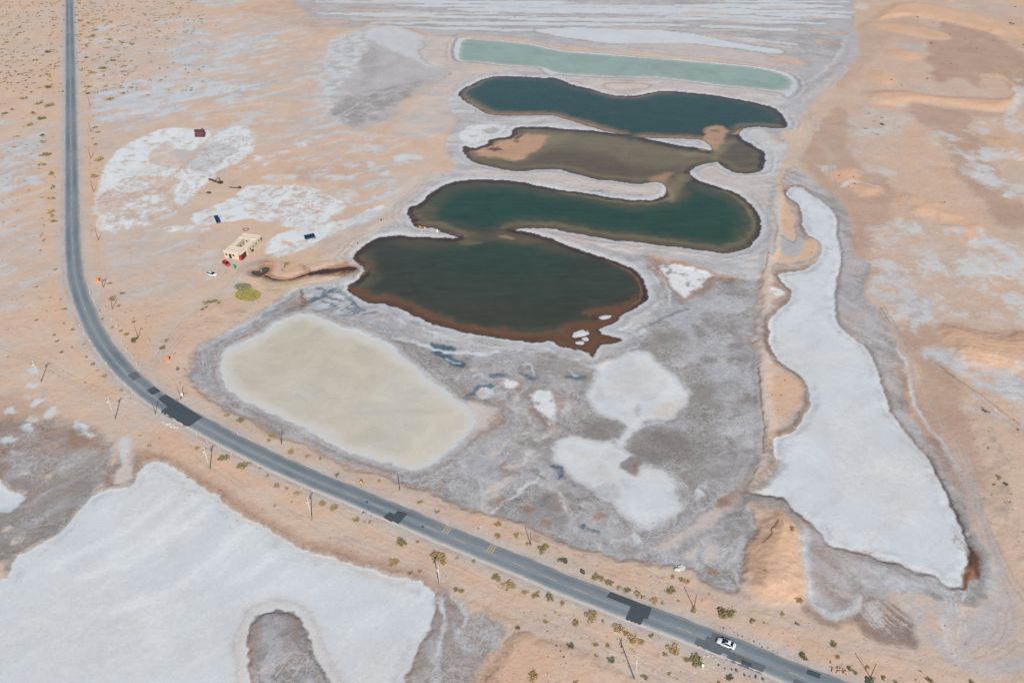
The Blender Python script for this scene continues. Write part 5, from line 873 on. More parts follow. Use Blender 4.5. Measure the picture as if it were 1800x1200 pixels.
# ================================================================ vehicles
def car(name, loc, rz, paint_, label, suv=False, sunroof=False):
    L, Wc, Hc = (4.75, 1.84, 1.45) if not suv else (4.6, 1.86, 1.68); root = empty(name, loc, rz, label, 'car')
    hb = .92 if not suv else 1.02; ch = .20; h2 = L / 2
    st = [(-h2, .72, .42, hb - .22), (-h2 + .08, .86, .28, hb - .05), (-h2 + .5, .93, ch, hb + .02), (-1.2, .98, ch, hb + .02), (0, 1, ch, hb), (.95, .99, ch, hb), (1.3, .97, ch, hb - .02), (1.85, .93, ch, hb - .10), (h2 - .22, .82, .26, hb - .20), (h2, .64, .40, hb - .36)]
    m = MB(); rings = []
    for x, wf, zb, zt in st:
        w_ = Wc / 2 * wf; zm = zb + (zt - zb) * .55
        rings.append([(x, -w_ * .92, zb), (x, -w_, zb + .12), (x, -w_, zm), (x, -w_ * .95, zt - .07), (x, -w_ * .80, zt), (x, w_ * .80, zt), (x, w_ * .95, zt - .07), (x, w_, zm), (x, w_, zb + .12), (x, w_ * .92, zb)])
    m.loft(rings); body = m.obj('body', paint_, root, True)
    if suv: cab = [(-h2 + .12, .82, hb - .02, hb), (-h2 + .45, .74, hb - .02, Hc - .05), (-.9, .76, hb - .02, Hc), (.35, .76, hb - .02, Hc - .03), (1.15, .86, hb - .04, hb + .02)]
    else: cab = [(-1.75, .80, hb - .02, hb + .03), (-1.05, .72, hb - .02, Hc - .06), (-.4, .72, hb - .02, Hc), (.25, .72, hb - .02, Hc - .02), (1.15, .84, hb - .04, hb + .0)]
    m = MB(); rings = []
    for x, wf, zb, zt in cab:
        w0 = Wc / 2 * .90; w1 = Wc / 2 * wf; rings.append([(x, -w0, zb), (x, -w1, zt), (x, w1, zt), (x, w0, zb)])
    m.loft(rings); m.obj('window_band', MT['glass'], root)
    a, b = cab[1], cab[3]; m = MB(); rings = []
    for x, wf, zb, zt in (cab[1], cab[2], cab[3]):
        w1 = Wc / 2 * wf * 1.02; rings.append([(x, -w1, zt - .03), (x, -w1 * .94, zt + .02), (x, w1 * .94, zt + .02), (x, w1, zt - .03)])
    m.loft(rings); roof = m.obj('roof', paint_, root, True)
    for sy in (-1, 1):
        for x in ((.95, .2), (-1.6 if not suv else -h2 + .2, -1.0 if not suv else -h2 + .5)):
            m = MB(); zt = Hc - .04; m.tube([(x[0], sy * Wc / 2 * .86, hb), (x[1], sy * Wc / 2 * .745, zt)], .055, 4); m.obj('pillar', paint_, root)
    if sunroof:
        m = MB(); m.quadbox((-.1, 0, Hc + .028), (.62, .80, .02)); m.obj('sunroof', MT['glass'], root)
    if suv:
        for sy in (-1, 1):
            m = MB(); m.tube([(-h2 + .6, sy * .58, Hc + .06), (.2, sy * .58, Hc + .05)], .03, 5); m.obj('roof_rail', MT['blackplastic'], root)
    for x in (-1.38, 1.42):
        for sy in (-1, 1):
            m = MB(); y0 = sy * (Wc / 2 - .20); y1 = sy * (Wc / 2 + .012); m.tube([(x, y0, .33), (x, (y0 + y1) / 2, .33), (x, y1, .33)], [.31, .335, .31], 14); wh = m.obj('wheel', MT['tyre'], root)
            m = MB(); m.tube([(x, y1, .33), (x, y1 + sy * .015, .33)], .20, 10); m.obj('wheel_rim', MT['rim'], wh)
    for sy in (-1, 1):
        m = MB(); m.quadbox((h2 - .14, sy * .60, hb - .30), (.20, .32, .12), sy * -.35); m.obj('headlight', MT['lamp'], root)
        m = MB(); m.quadbox((-h2 + .05, sy * .62, hb - .16), (.10, .30, .14), sy * .2); m.obj('tail_light', MT['redlamp'], root)
        m = MB(); m.quadbox((.78, sy * (Wc / 2 + .09), hb + .06), (.12, .20, .13)); m.obj('mirror', paint_, root)
    return root
def head(p0, p1):
    a, b = at(*p0), at(*p1); return math.atan2(b.y - a.y, b.x - a.x)
x, y = on_road(1276, 1132.5); s_, u_ = road_st(x, y); p, d, nr = road_frame(s_)
hd = math.atan2(d[1], d[0]); 
if math.cos(hd) > 0: hd += math.pi
car('sedan_car', (x, y, ROAD_Z + .02), hd, MT['carwhite'], 'white sedan with dark sunroof driving along the asphalt road', sunroof=True)
c = at(398.5, 465); car('parked_car', c, head((392,461),(405,469)), MT['carred'], 'bright red car parked in front of the cream courtyard house', suv=True)
c = at(373, 484); car('parked_car', c, head((366,482),(381,486)), MT['carwhite'], 'white car with roof rails parked on sand near the red car', suv=True, sunroof=True)
# ================================================================ courtyard house
hc = at(395.5, 452.5); HR = R(-15)
house = empty('courtyard_house', hc, HR, 'cream courtyard house with flat roofs and a red corner porch', 'house')
HW, HL, HH = 9.0, 17.0, 2.85
WINGS = [('front', 0, 0, HW - 1.6, 4.6, HH + .25), ('left', 0, 4.6, 2.7, HL - 4.6 - 3.6, HH), ('right', HW - 3.0, 4.6, 3.0, HL - 4.6 - 3.6, HH), ('back', 0, HL - 3.6, HW, 3.6, HH + .15)]
for nm, x0, y0, wx, wy, hh in WINGS:
    m = MB(); m.quadbox((x0 + wx / 2, y0 + wy / 2, hh / 2 - .3), (wx - .004, wy - .004, hh + .6)); wl = m.obj('wall', MT['render'], house)
    o = .18; m = MB(); m.quadbox((x0 + wx / 2, y0 + wy / 2, hh + .09), (wx + (2 * o if nm == 'front' else .16), wy + (.16 if nm in ('left', 'right') else 2 * o), .16)); rf = m.obj('roof', MT['roof'], house)
    m = MB(); t = .16
    for cx, cy, sx_, sy_ in ((x0 + wx / 2, y0 + t / 2 - .05, wx + .1, t), (x0 + wx / 2, y0 + wy - t / 2 + .05, wx + .1, t), (x0 + t / 2 - .05, y0 + wy / 2, t, wy - 2 * t + .08), (x0 + wx - t / 2 + .05, y0 + wy / 2, t, wy - 2 * t + .08)): m.quadbox((cx, cy, hh + .17 + .13), (sx_, sy_, .26))
    m.obj('parapet', MT['render'], rf)
def window(x, y, z, w_, h_, rz, mat='pane', nm='window'):
    m = MB(); m.quadbox((x, y, z), (w_ + .16, .10, h_ + .16), rz); f = m.obj(nm, MT['whitepaint'] if nm == 'window' else MT['door'], house)
    m = MB(); m.quadbox((x, y, z), (w_, .14, h_), rz); m.obj('pane', MT[mat], f)
for x in (1.1, 4.6): window(x, -.02, 1.8, 1.0, 1.0, 0)
window(2.9, -.02, 1.1, 1.1, 2.1, 0, 'door', 'door')
for y in (7.0, 9.4, 12.0, 14.8, 16.4): window(HW + .02, y, 1.9, 1.0, .9, R(90))
for y in (7.5, 11.0): window(-.02, y, 1.9, .9, .9, R(90))
for x, k in ((3.6, 0), (5.0, 1), (6.0, 0)): window(x, HL - 3.62, 1.2 if k else 1.8, .9, 2.0 if k else .9, 0, 'door' if k else 'pane', 'door' if k else 'window')
for y in (6.6, 9.0, 11.4): window(2.72, y, 1.7, .9, .9, R(90)); window(HW - 3.02, y, 1.2, .9, 2.0, R(90), 'door', 'door')
m = MB(); m.quadbox((1.35 + 2.7 + 1.2, 8.9, .1), (3.5, 8, .12)); m.obj('courtyard_floor', MT['concrete'], house)
# red porch at the corner
m = MB(); m.quadbox((HW - 1.15, 1.6, 2.9), (1.9, 4.2, .14), 0, 0, ('Y', .12)); m.obj('porch_roof', MT['roof'], house)
for x, y in ((HW - .35, -.25), (HW - .35, 1.6), (HW - .35, 3.5)):
    m = MB(); m.quadbox((x, y, 1.4), (.16, .16, 2.9)); m.obj('porch_post', MT['red'], house)
for x, y, sx_, sy_, z, h_ in ((HW - 1.0, -.2, 1.5, .10, 1.0, 2.0), (HW - .30, 2.5, .10, 1.6, .9, 1.8), (HW - .30, .6, .10, 1.3, .6, 1.2)):
    m = MB(); m.quadbox((x, y, z), (sx_, sy_, h_)); m.obj('porch_panel', MT['red'], house)
m = MB(); m.quadbox((HW - .6, 1.5, 1.2), (.9, 3.2, 2.2)); m.obj('porch_shade_block', MT['door'], house)  # dark block standing in for the shade inside the porch
# row of red characters along the front parapet
sign = MB(); sign.quadbox((3.2, -.20, HH + .50), (6.2, .08, .62)); sg = sign.obj('sign_board', MT['whitepaint'], house)
for i in range(8):
    m = MB(); cx = .55 + i * .76
    for a in range(3):
        m.quadbox((cx + rnd.uniform(-.05, .05), -.255, HH + .34 + a * .16), (rnd.uniform(.28, .44), .03, .07))
    m.quadbox((cx + rnd.uniform(-.12, .12), -.253, HH + .50), (.08, .026, .44)); m.obj('sign_character', MT['red'], sg)
c = at(443, 442); m = MB(); m.tube([(-.7, 0, .55), (.7, 0, .55)], .5, 10); m.quadbox((-.45, 0, .06), (.14, .9, .24)); m.quadbox((.45, 0, .06), (.14, .9, .24)); o = m.obj('water_tank', MT['blackplastic']); o.location = c; o.rotation_euler.z = R(50); tag(o, 'dark tank lying on blocks beside the long wall of the house', 'tank')
c = at(432, 404); m = MB(); R_ = 1.35; ringp = [(R_ * math.cos(2 * math.pi * i / 20), R_ * math.sin(2 * math.pi * i / 20), .25) for i in range(21)]; m.tube(ringp, .12, 6); o = m.obj('iron_ring', MT['rusty']); o.location = c; tag(o, 'rusty iron ring lying on sand behind the courtyard house', 'ring')

# ================================================================ solar tables, hut, old machinery
def solar(c, rz, wx, wy, tilt, nx, ny, label, z0):
    root = empty('solar_panel', c, rz, label, 'solar panel', 'solar tables on the salt yard'); ct, st_ = math.cos(tilt), math.sin(tilt); zc = z0 + wy / 2 * st_
    for i in range(nx):
        for j in range(ny):
            lx = (i + .5) / nx * wx - wx / 2; ly = ((j + .5) / ny - .5) * wy; m = MB(); m.quadbox((lx, ly * ct, zc + ly * st_), (wx / nx - .05, wy / ny - .05, .05), 0, 0, ('X', tilt)); m.obj('cell_module', MT['panel'], root)
    m = MB(); m.quadbox((0, 0, zc - .06), (wx + .06, wy + .06, .05), 0, 0, ('X', tilt)); m.obj('frame', MT['pframe'], root)
    for sx_ in (-.36, .36):
        for sy_ in (-.32, .32):
            ly = sy_ * wy; m = MB(); m.tube([(sx_ * wx, ly * ct, -.2), (sx_ * wx, ly * ct, zc + ly * st_ - .08)], .07, 6); m.obj('post', MT['steel'], root)
    for sy_ in (-.32, .32):
        m = MB(); m.tube([(-.36 * wx, sy_ * wy * ct, zc + sy_ * wy * st_ - .12), (.36 * wx, sy_ * wy * ct, zc + sy_ * wy * st_ - .12)], .05, 5); m.obj('rail', MT['steel'], root)
    return root
solar(at(383, 391), R(30), 1.9, 4.2, R(28), 2, 3, 'blue solar table with its narrow end to the house, in orange sand', 1.0)
solar(at(545, 421), R(28), 4.8, 2.3, R(20), 4, 2, 'broad dark solar table on tall posts on white salt', 1.5)
c = at(351, 240); hut = empty('hut', c, R(-2), 'maroon sheet-metal hut with lean-to on the white salt yard', 'hut')
m = MB(); m.quadbox((0, 1.6, 1.3), (5.0, 2.6, 3.0)); m.obj('wall', MT['maroon'], hut)
m = MB(); m.loft([[(x, .0, 2.85), (x, 1.6, 3.7), (x, 3.2, 2.85), (x, 3.2, 2.75), (x, 1.6, 3.58), (x, 0, 2.75)] for x in (-2.8, 2.8)]); m.obj('roof', MT['maroondark'], hut)
m = MB(); m.quadbox((.2, -.4, .75), (5.0, 1.6, 1.9)); m.obj('lean_to', MT['maroon'], hut)
m = MB(); m.quadbox((.2, -.45, 1.76), (5.3, 1.8, .10), 0, 0, ('X', .18)); m.obj('lean_to_roof', MT['maroon'], hut)
for x in (-1.4, .2, 1.8):
    m = MB(); m.quadbox((x, -1.22, .9), (.8, .06, .6)); m.obj('window', MT['glass'], hut)
m = MB(); m.quadbox((1.6, 1.9, 3.75), (.7, .6, .9)); m.obj('vent_box', MT['maroondark'], hut)
m = MB(); m.quadbox((2.95, -.4, .5), (.5, 1.2, 1.4)); m.obj('side_box', MT['maroondark'], hut)
def beam(m, p, q, r=.12): m.tube([p, q], r, 4)
c = at(380, 321); con = empty('old_conveyor', c, R(-32), 'rusty broken conveyor frame with hopper lying on the sand', 'conveyor')
m = MB()
for sy_ in (-.45, .45):
    beam(m, (-5.5, sy_, 1.0), (4.0, sy_, .5), .14)
for i in range(9): beam(m, (-5.2 + i * 1.1, -.45, .97 - i * .055), (-5.2 + i * 1.1, .45, .97 - i * .055), .09)
m.obj('frame', MT['rusty'], con)
for x in (-4.6, -1.0, 2.4):
    for sy_ in (-.5, .5): m = MB(); beam(m, (x, sy_, 0), (x, sy_ * .9, .9), .1); m.obj('leg', MT['rusty'], con)
m = MB(); m.loft([[(-.5 + 3.4, -.5, .5), (.5 + 3.4, -.5, .5), (.5 + 3.4, .5, .5), (-.5 + 3.4, .5, .5)], [(2.3, -1.1, 1.5), (4.6, -1.1, 1.5), (4.6, 1.1, 1.5), (2.3, 1.1, 1.5)]], 0, False); m.obj('hopper', MT['rusty'], con)
m = MB(); m.tube([(-2.2, 1.5, .2), (-1.5, 2.6, 1.0), (-.2, 2.9, 1.7), (1.0, 1.6, 1.1), (1.6, .6, .6)], .16, 6); m.obj('bent_pipe', MT['rusty'], con)
c = at(413, 331); m = MB(); beam(m, (-3, 0, .3), (2.6, .2, .5), .22); beam(m, (-2.6, .5, .2), (2.2, .6, .3), .16)
for i in range(6): beam(m, (-2.4 + i * .9, .0, .35), (-2.3 + i * .9, .6, .3), .08)
m.quadbox((2.6, .3, .6), (1.3, .9, 1.0), .3); o = m.obj('scrap_trolley', MT['rusty']); o.location = c; o.rotation_euler.z = R(-12); tag(o, 'rusty scrap trolley lying beside the edge of the salt crust', 'scrap')
c = at(367, 340); m = MB(); m.tube([(-.6, 0, .5), (.6, 0, .5)], .55, 10); m.quadbox((.9, .2, .35), (.6, .6, .7), .4); m.quadbox((-1.3, .1, .15), (1.2, .2, .2), .1); o = m.obj('old_drum', MT['rusty']); o.location = c; tag(o, 'dark old drum and motor lying south of the rusty conveyor', 'drum')

# ================================================================ utility poles and wires
def conc_pole(px, py, label, h=9.2, ry=0.0):
    c = at(px, py); s_, u_ = road_st(c.x, c.y); d = road_frame(s_)[1]; rz = math.atan2(d[1], d[0]); root = empty('utility_pole', c, rz, label, 'pole', 'white concrete poles beside the road')
    m = MB(); m.tube([(0, 0, -.5), (0, 0, h)], [.17, .11], 10); m.obj('shaft', MT['concrete'], root, True)
    m = MB(); m.quadbox((0, 0, h - .55), (.12, 1.9, .12)); m.obj('crossarm', MT['steel'], root)
    for y, z in ((-.85, h - .42), (.85, h - .42), (0, h + .02)):
        m = MB(); m.tube([(0, y, z), (0, y, z + .1), (0, y, z + .25)], [.06, .09, .05], 7); m.obj('insulator', MT['porcelain'], root)
    m = MB(); m.quadbox((0, -.45, h - 1.35), (.26, .5, .42)); m.obj('junction_box', MT['porcelain'], root); m = MB(); m.tube([(0, .02, h - 1.4), (0, .85, h - .6)], .035, 4); m.obj('brace', MT['steel'], root)
    return root, [(root.matrix_basis @ Vector((0, y, z + .25))) for y, z in ((-.85, h - .42), (.85, h - .42), (0, h + .02))]
def wood_pole(px, py, label, h=6.0, lean=(0, 0)):
    c = at(px, py); s_, u_ = road_st(c.x, c.y); d = road_frame(s_)[1]; rz = math.atan2(d[1], d[0]); root = empty('wooden_pole', c, rz, label, 'pole', 'brown wooden poles along the road'); tip = Vector((lean[0], lean[1], h))
    m = MB(); m.tube([(0, 0, -.5), tip], [.13, .085], 8); m.obj('shaft', MT['wood'], root, True)
    m = MB(); m.quadbox((tip.x, tip.y + .12, h - .25), (.08, .34, .07)); m.obj('bracket', MT['steel'], root); m = MB(); m.tube([(tip.x, tip.y + .25, h - .22), (tip.x, tip.y + .25, h - .05)], .05, 6); m.obj('insulator', MT['porcelain'], root)
    return root, [root.matrix_basis @ Vector((tip.x, tip.y + .25, h - .05))]
WP = [((72,671),'white concrete pole with crossarm beside small white salt spots on the west mud'), ((202.5,736),'white concrete pole on bare sand opposite the large dark asphalt patch'), ((369,825),'white concrete pole beside yellow-green roadside shrubs above the white pan'), ((548,914),'white concrete pole on sand where the road nears the rumble bars'), ((773,1033),'white concrete pole at the corner of the white pan, its shadow on a tree-like shrub'), ((1115.5,1193),'white concrete pole among round dry shrubs south of the L-shaped asphalt patch')]
pts = [conc_pole(*p, l)[1] for p, l in WP]
e0 = at(-120, 590); pts = [[e0 + Vector((q - 1, 0, 9)) for q in range(3)]] + pts + [[at(1560, 1400) + Vector((q - 1, 0, 9)) for q in range(3)]]
def wires(A, B, sag, label, group):
    m = MB()
    for p, q in zip(A, B):
        L = [(p.lerp(q, t) - Vector((0, 0, sag * 4 * t * (1 - t)))) for t in [i / 12 for i in range(13)]]; m.tube(L, .014, 3, 0, False)
    tag(m.obj('power_line', MT['wire']), label, 'wire', group)
WN = ['the plain', 'the salt spots', 'the largest asphalt patch', 'the pan\'s north tip', 'the dry verge', 'the pan corner', 'the round shrubs', 'the south']
for i, (A, B) in enumerate(zip(pts[:-1], pts[1:])): wires(A, B, .9, 'bare wires, %s to %s' % (WN[i], WN[i + 1]), 'power lines of the concrete poles')
BP = [((159,187),0),((160,232),0),((160,279),0),((165,337),0),((173,422),0),((182,505),0),((197,543),1),((243,594),0),((318,702),0),((495,780),0),((702.7,861),0),((932.7,958),0),((1220,1068),0),((1530,1190),0)]
BL = {(182,505):'thin brown pole standing in shrubs beside an orange marker', (243,594):'thin brown pole beside a dense green shrub inside the bend', (318,702):'thin brown pole behind the white and pink signboard', (495,780):'thin brown pole at the edge of the grey mud below the milky pond', (702.7,861):'thin brown pole near the yellow warning sign', (932.7,958):'thin brown pole beside a long green shrub opposite the rumble bars', (1220,1068):'thin brown pole rising from a brown and green shrub opposite the white sedan', (1530,1190):'thin brown pole near the striped brown ground'}
bp = []
for p, ln in BP: bp.append(wood_pole(*p, BL.get(p, 'thin brown wooden pole east of the straight road'), 5.6 if p[1] > 450 else 6.2, (0, .9) if ln else (0, 0))[1])
wood_pole(273.4, 727, 'thin brown pole on the south verge beside the dark asphalt patches', 5.6)
BN = ['the farthest brown pole', 'the second farthest brown pole', 'the third farthest brown pole', 'the pole by the salt yard', 'the pole at the bend', 'the pole by the orange marker', 'the leaning pole', 'the pole by a green shrub', 'the pole behind the signboard', 'the pole on the mud edge', 'the pole near the warning sign', 'the pole across from rumble bars', 'the pole in a brown shrub', 'the last brown pole']
for i, (A, B) in enumerate(zip(bp[:-1], bp[1:])): wires(A, B, .8, 'thin wire, %s to %s' % (BN[i], BN[i + 1]), 'wire of the wooden poles')

# ================================================================ signs, markers, small things
c = at(636, 857); ws = empty('warning_sign', c, 0, 'yellow triangular warning sign on a grey post beside the road', 'sign'); m = MB(); m.tube([(0, 0, -.3), (0, 0, 2.9)], .05, 6); m.obj('post', MT['steel'], ws)
m = MB(); m.loft([[(-.75, -.08, 2.0), (.75, -.08, 2.0), (0, -.08, 3.3)], [(-.75, -.05, 2.0), (.75, -.05, 2.0), (0, -.05, 3.3)]]); pl = m.obj('sign_plate', MT['yellow'], ws)
for a, b in (((-.68, 2.04), (.68, 2.04)), ((.68, 2.04), (0, 3.22)), ((0, 3.22), (-.68, 2.04)), ((-.12, 2.3), (.12, 2.75))):
    m = MB(); m.tube([(a[0], -.09, a[1]), (b[0], -.09, b[1])], .035, 4); m.obj('sign_line', MT['black'], pl)
def marker(px, py, label):
    c = at(px, py); o_ = empty('orange_marker', c, R(12), label, 'sign', 'orange upright markers beside the track'); m = MB()
    pr = [(.42, 0), (.46, .25), (.46, 1.7), (.38, 2.0), (.2, 2.15), (-.2, 2.15), (-.38, 2.0), (-.46, 1.7), (-.46, .25), (-.42, 0)]
    m.loft([[(x, -.22, z) for x, z in pr], [(x * 1.03, 0, z) for x, z in pr], [(x, .22, z) for x, z in pr]]); m.obj('board', MT['orange'], o_); m = MB(); m.quadbox((0, 0, -.02), (1.4, .9, .2)); m.obj('base', MT['concrete'], o_)
marker(172.3, 495, 'orange upright marker board beside a clump of shrubs near the straight road'); marker(296, 634, 'orange upright marker board beside the dusty track inside the bend')
c = at(413, 472); bn = empty('waste_bin', c, R(20), 'tall teal waste bin standing beside the red car', 'bin'); m = MB(); m.loft([[(-.35, -.35, .1), (.35, -.35, .1), (.35, .4, .1), (-.35, .4, .1)], [(-.45, -.5, 1.7), (.45, -.5, 1.7), (.45, .5, 1.7), (-.45, .5, 1.7)]]); m.obj('body', MT['teal'], bn); m = MB(); m.quadbox((0, 0, 1.78), (1.0, 1.15, .12), 0, 0, ('X', .1)); m.obj('lid', MT['teal'], bn); m = MB(); m.tube([(-.4, .4, .14), (.4, .4, .14)], .14, 8); m.obj('wheel', MT['tyre'], bn)
c = at(319.5, 698); bs = empty('signboard', c, R(15), 'small white and pink signboard on the verge by the dark asphalt patch', 'sign'); m = MB(); m.quadbox((0, 0, 1.35), (1.3, .12, 1.5)); m.obj('board', MT['whitepaint'], bs); m = MB(); m.quadbox((0, -.07, 1.9), (1.25, .02, .35)); m.obj('pink_header', simple('pink_paint', C(214,150,156), .6), bs)
for sx_ in (-.5, .5): m = MB(); m.tube([(sx_, 0.09, -.3), (sx_, .09, 1.9)], .05, 6); m.obj('post', MT['steel'], bs)
c = at(1235, 1171); mk = MB(); mk.tube([(0, 0, -.3), (0, 0, .55), (0, 0, .75), (0, 0, .85)], [.42, .42, .36, .2], 12); o = mk.obj('marker_stone', MT['whitepaint']); o.location = c; tag(o, 'round white marker stone among shrubs south of the white sedan', 'marker stone')
c = at(741, 401.5); bt = empty('boat', c, R(-20), 'small wooden boat with a raised prow on the pale spit', 'boat'); rings = []
for i in range(9):
    t = i / 8; x = -1.6 + 3.2 * t; w_ = .55 * math.sin(math.pi * min(max(t, .03), .97)) ** .7; lift = .9 * max(0, .35 - t) ** 1.2 * 3 + .25 * max(0, t - .75)
    rings.append([(x, -w_, .55 + lift), (x, -w_ * .7, .12 + lift * .9), (x, 0, .0 + lift * .9), (x, w_ * .7, .12 + lift * .9), (x, w_, .55 + lift), (x, w_ * .85, .52 + lift), (x, 0, .12 + lift * .9), (x, -w_ * .85, .52 + lift)])
m = MB(); m.loft(rings); m.obj('hull', MT['boatwood'], bt)
for x in (-.3, .7): m = MB(); m.quadbox((x, 0, .42), (.18, .95, .05)); m.obj('seat', MT['wood'], bt)
c = at(806, 413.5); m = MB(); m.loft([[(-.9, -.4, .0), (.9, -.3, .0), (.8, .5, .0), (-.8, .4, .0)], [(-.7, -.3, .35), (.7, -.2, .42), (.6, .35, .38), (-.6, .3, .33)], [(-.3, -.1, .5), (.4, -.1, .55), (.3, .2, .52), (-.3, .15, .5)]]); o = m.obj('tarpaulin_bundle', MT['purple'], None, True); o.location = c; tag(o, 'purple cloth bundle lying at the tip of the pale spit', 'bundle')
# delineator posts along the verges
DL = [(205,573),(196,563),(223,617),(233,628),(214,603),(241,643),(140,573),(148,587),(158,600),(168,613),(177,626),(187,640),(196,652),(207,665),(220,677),(233,692),(346,765),(364,776),(385,787),(407,799),(331,752),(418,763),(438,772),(461,783),(530,858),(551,863),(845,927),(150,545),(166,530),(176,553),(184,542),(158,517)]
pr = MB(); pr.tube([(0, 0, -.2), (0, 0, .85)], [.10, .09], 6); dp = pr.obj('marker_post', MT['whitepaint'])
for i, p in enumerate(DL):
    o = dp if i == 0 else copy_tree(dp); o.location = at(*p); tag(o, 'short white marker post on the edge of the curving road', 'post', 'marker posts along the bend')
def rock_mesh(seed, n=12):
    r_ = random.Random(seed); bm = bmesh.new(); bmesh.ops.create_icosphere(bm, subdivisions=1, radius=1)
    for v in bm.verts: v.co *= r_.uniform(.65, 1.2); v.co.z *= .6
    me = bpy.data.meshes.new('rock'); bm.to_mesh(me); bm.free(); return me
RM = [rock_mesh(i) for i in range(4)]; RK = []
for a, b, n_, s0, s1, mt, lb in (((288,740),(312,752),9,.35,.8,'stone','pale broken stone beside the large dark asphalt patch'), ((1233,1148),(1262,1158),7,.25,.5,'stone','pale stone lying on the south edge of the road by the sedan'), ((1200,995),(1192,1000),3,.8,1.6,'stone','large pale salt block on the edge of the grey flats'), ((1020,586),(1068,560),2,.2,.3,'stone','small pale stone on a salt islet in the brown shallows'), ((1270,1100),(1370,1150),12,.15,.35,'darkstone','small dark stone on the sand verge north of the sedan'), ((960,1105),(1000,1170),6,.2,.4,'darkstone','small dark stone on the sand mound in the south'), ((425,500),(395,515),4,.2,.35,'stone','small pale stone on sand near the green patches'), ((1088,1030),(1170,1060),9,.2,.5,'stone','pale rubble stone on the verge north of the L-shaped asphalt patch'), ((636,900),(655,906),5,.3,.7,'darkstone','dark rubble stone below the road edge west of the dark asphalt patch'), ((1260,1168),(1345,1195),8,.3,.7,'darkstone','dark rubble stone on the south road edge east of the marker stone')):
    for i in range(n_):
        f = (i + .5) / n_; c = at(a[0] + (b[0] - a[0]) * f + rnd.uniform(-3, 3), a[1] + (b[1] - a[1]) * f + rnd.uniform(-2.5, 2.5)); me = RM[rnd.randrange(4)]
        if not me.materials: me.materials.append(MT[mt])
        o = bpy.data.objects.new('rock', me); COL.objects.link(o); s_ = rnd.uniform(s0, s1); o.location = c; o.scale = (s_, s_ * rnd.uniform(.6, 1), s_ * rnd.uniform(.6, 1)); o.rotation_euler.z = rnd.uniform(0, 6)
        o.material_slots[0].link = 'OBJECT'; o.material_slots[0].material = MT[mt]; tag(o, lb, 'rock', 'rocks: ' + lb)
# brick heaps on the verge
for i, p in enumerate(((1467,1176),(1475,1178),(1482,1181))):
    m = MB(); 
    for q in range(7): m.quadbox((rnd.uniform(-.7, .7), rnd.uniform(-.5, .5), .12 + .16 * (q // 3)), (.8, .35, .22), rnd.uniform(0, 3))
    o = m.obj('rubble_heap', MT['brick']); o.location = at(*p); tag(o, 'small heap of pale clay rubble in a row on the verge', 'rubble', 'rubble heaps on the verge')
c = at(1025, 1007); m = MB()
for q in range(9): m.quadbox((rnd.uniform(-.5, .5), rnd.uniform(-.5, .5), .3 + rnd.uniform(-.1, .3)), (rnd.uniform(.3, .8), rnd.uniform(.3, .7), rnd.uniform(.3, .7)), rnd.uniform(0, 3), 0, ('X', rnd.uniform(-.5, .5)))
o = m.obj('dark_boulder', MT['darkstone']); o.location = c; tag(o, 'dark broken boulder on the verge opposite the round dry shrubs', 'rock')

# ================================================================ people
def figure_mesh(skirt, arm):
    J = [(0,0,.92),(0,0,1.12),(0,.01,1.36),(0,.01,1.48),(0,.03,1.60),(0,.03,1.70)]; Rr = [(.15,.12),(.14,.11),(.17,.12),(.06,.06),(.10,.105),(.08,.09)]
    V = list(J); E = [(0,1),(1,2),(2,3),(3,4),(4,5)]; Rd = list(Rr)
    for s in (-1, 1):
        b = len(V); V += [(s*.10,0,.82),(s*.115,.02*s,.47),(s*.12,-.03*s,.08),(s*.125,.12,.03)]; Rd += [(.10,.11),(.07,.075),(.045,.05),(.04,.035)]; E += [(0,b),(b,b+1),(b+1,b+2),(b+2,b+3)]
        b = len(V); V += [(s*.20,.0,1.38),(s*(.27+arm*.08),-.02,1.10),(s*(.28+arm*.15),.10+.12*arm,.86+arm*.2),(s*(.28+arm*.17),.14+.14*arm,.77+arm*.2)]; Rd += [(.07,.07),(.05,.05),(.036,.036),(.045,.025)]; E += [(2,b),(b,b+1),(b+1,b+2),(b+2,b+3)]
    me = bpy.data.meshes.new('figure'); me.from_pydata(V, E, []); o = bpy.data.objects.new('figure', me); COL.objects.link(o)
    m_ = o.modifiers.new('skin', 'SKIN'); o.modifiers.new('sub', 'SUBSURF').levels = 1
    for i, r_ in enumerate(Rd): me.skin_vertices[0].data[i].radius = r_; me.skin_vertices[0].data[i].use_root = (i == 0)
    dg = bpy.context.evaluated_depsgraph_get(); out = bpy.data.meshes.new_from_object(o.evaluated_get(dg)); bpy.data.objects.remove(o); return out
FIG = [figure_mesh(0, 0), figure_mesh(0, 1)]
def person(px, py, top, bottom, rz, label, dress=False, hatch=0):
    me = FIG[hatch].copy(); me.name = 'person'; me.materials.clear()
    for k in (top, bottom, 'skin', 'hair'): me.materials.append(MT[k])
    for p in me.polygons:
        z = p.center.z; x = abs(p.center.x); p.material_index = 3 if z > 1.66 or (z > 1.5 and p.center.y < -.03) else 2 if z > 1.45 or (x > .24 and z < 1.05) or z < .07 else (1 if z < .95 else 0); p.use_smooth = True
    o = bpy.data.objects.new('person', me); COL.objects.link(o); o.location = at(px, py); o.rotation_euler.z = rz; tag(o, label, 'person')
    if dress:
        rr = []
        for z, r_ in ((1.02, .17), (.8, .27), (.5, .42), (.15, .58)): rr.append([(r_ * math.cos(2 * math.pi * i / 14) * (1 + .08 * math.sin(i * 2.3)), r_ * .85 * math.sin(2 * math.pi * i / 14) - (.15 if z < .3 else 0), z) for i in range(14)])
        m = MB(); m.loft(rr, 0, True); d_ = m.obj('skirt', MT[bottom], o, True)
    return o
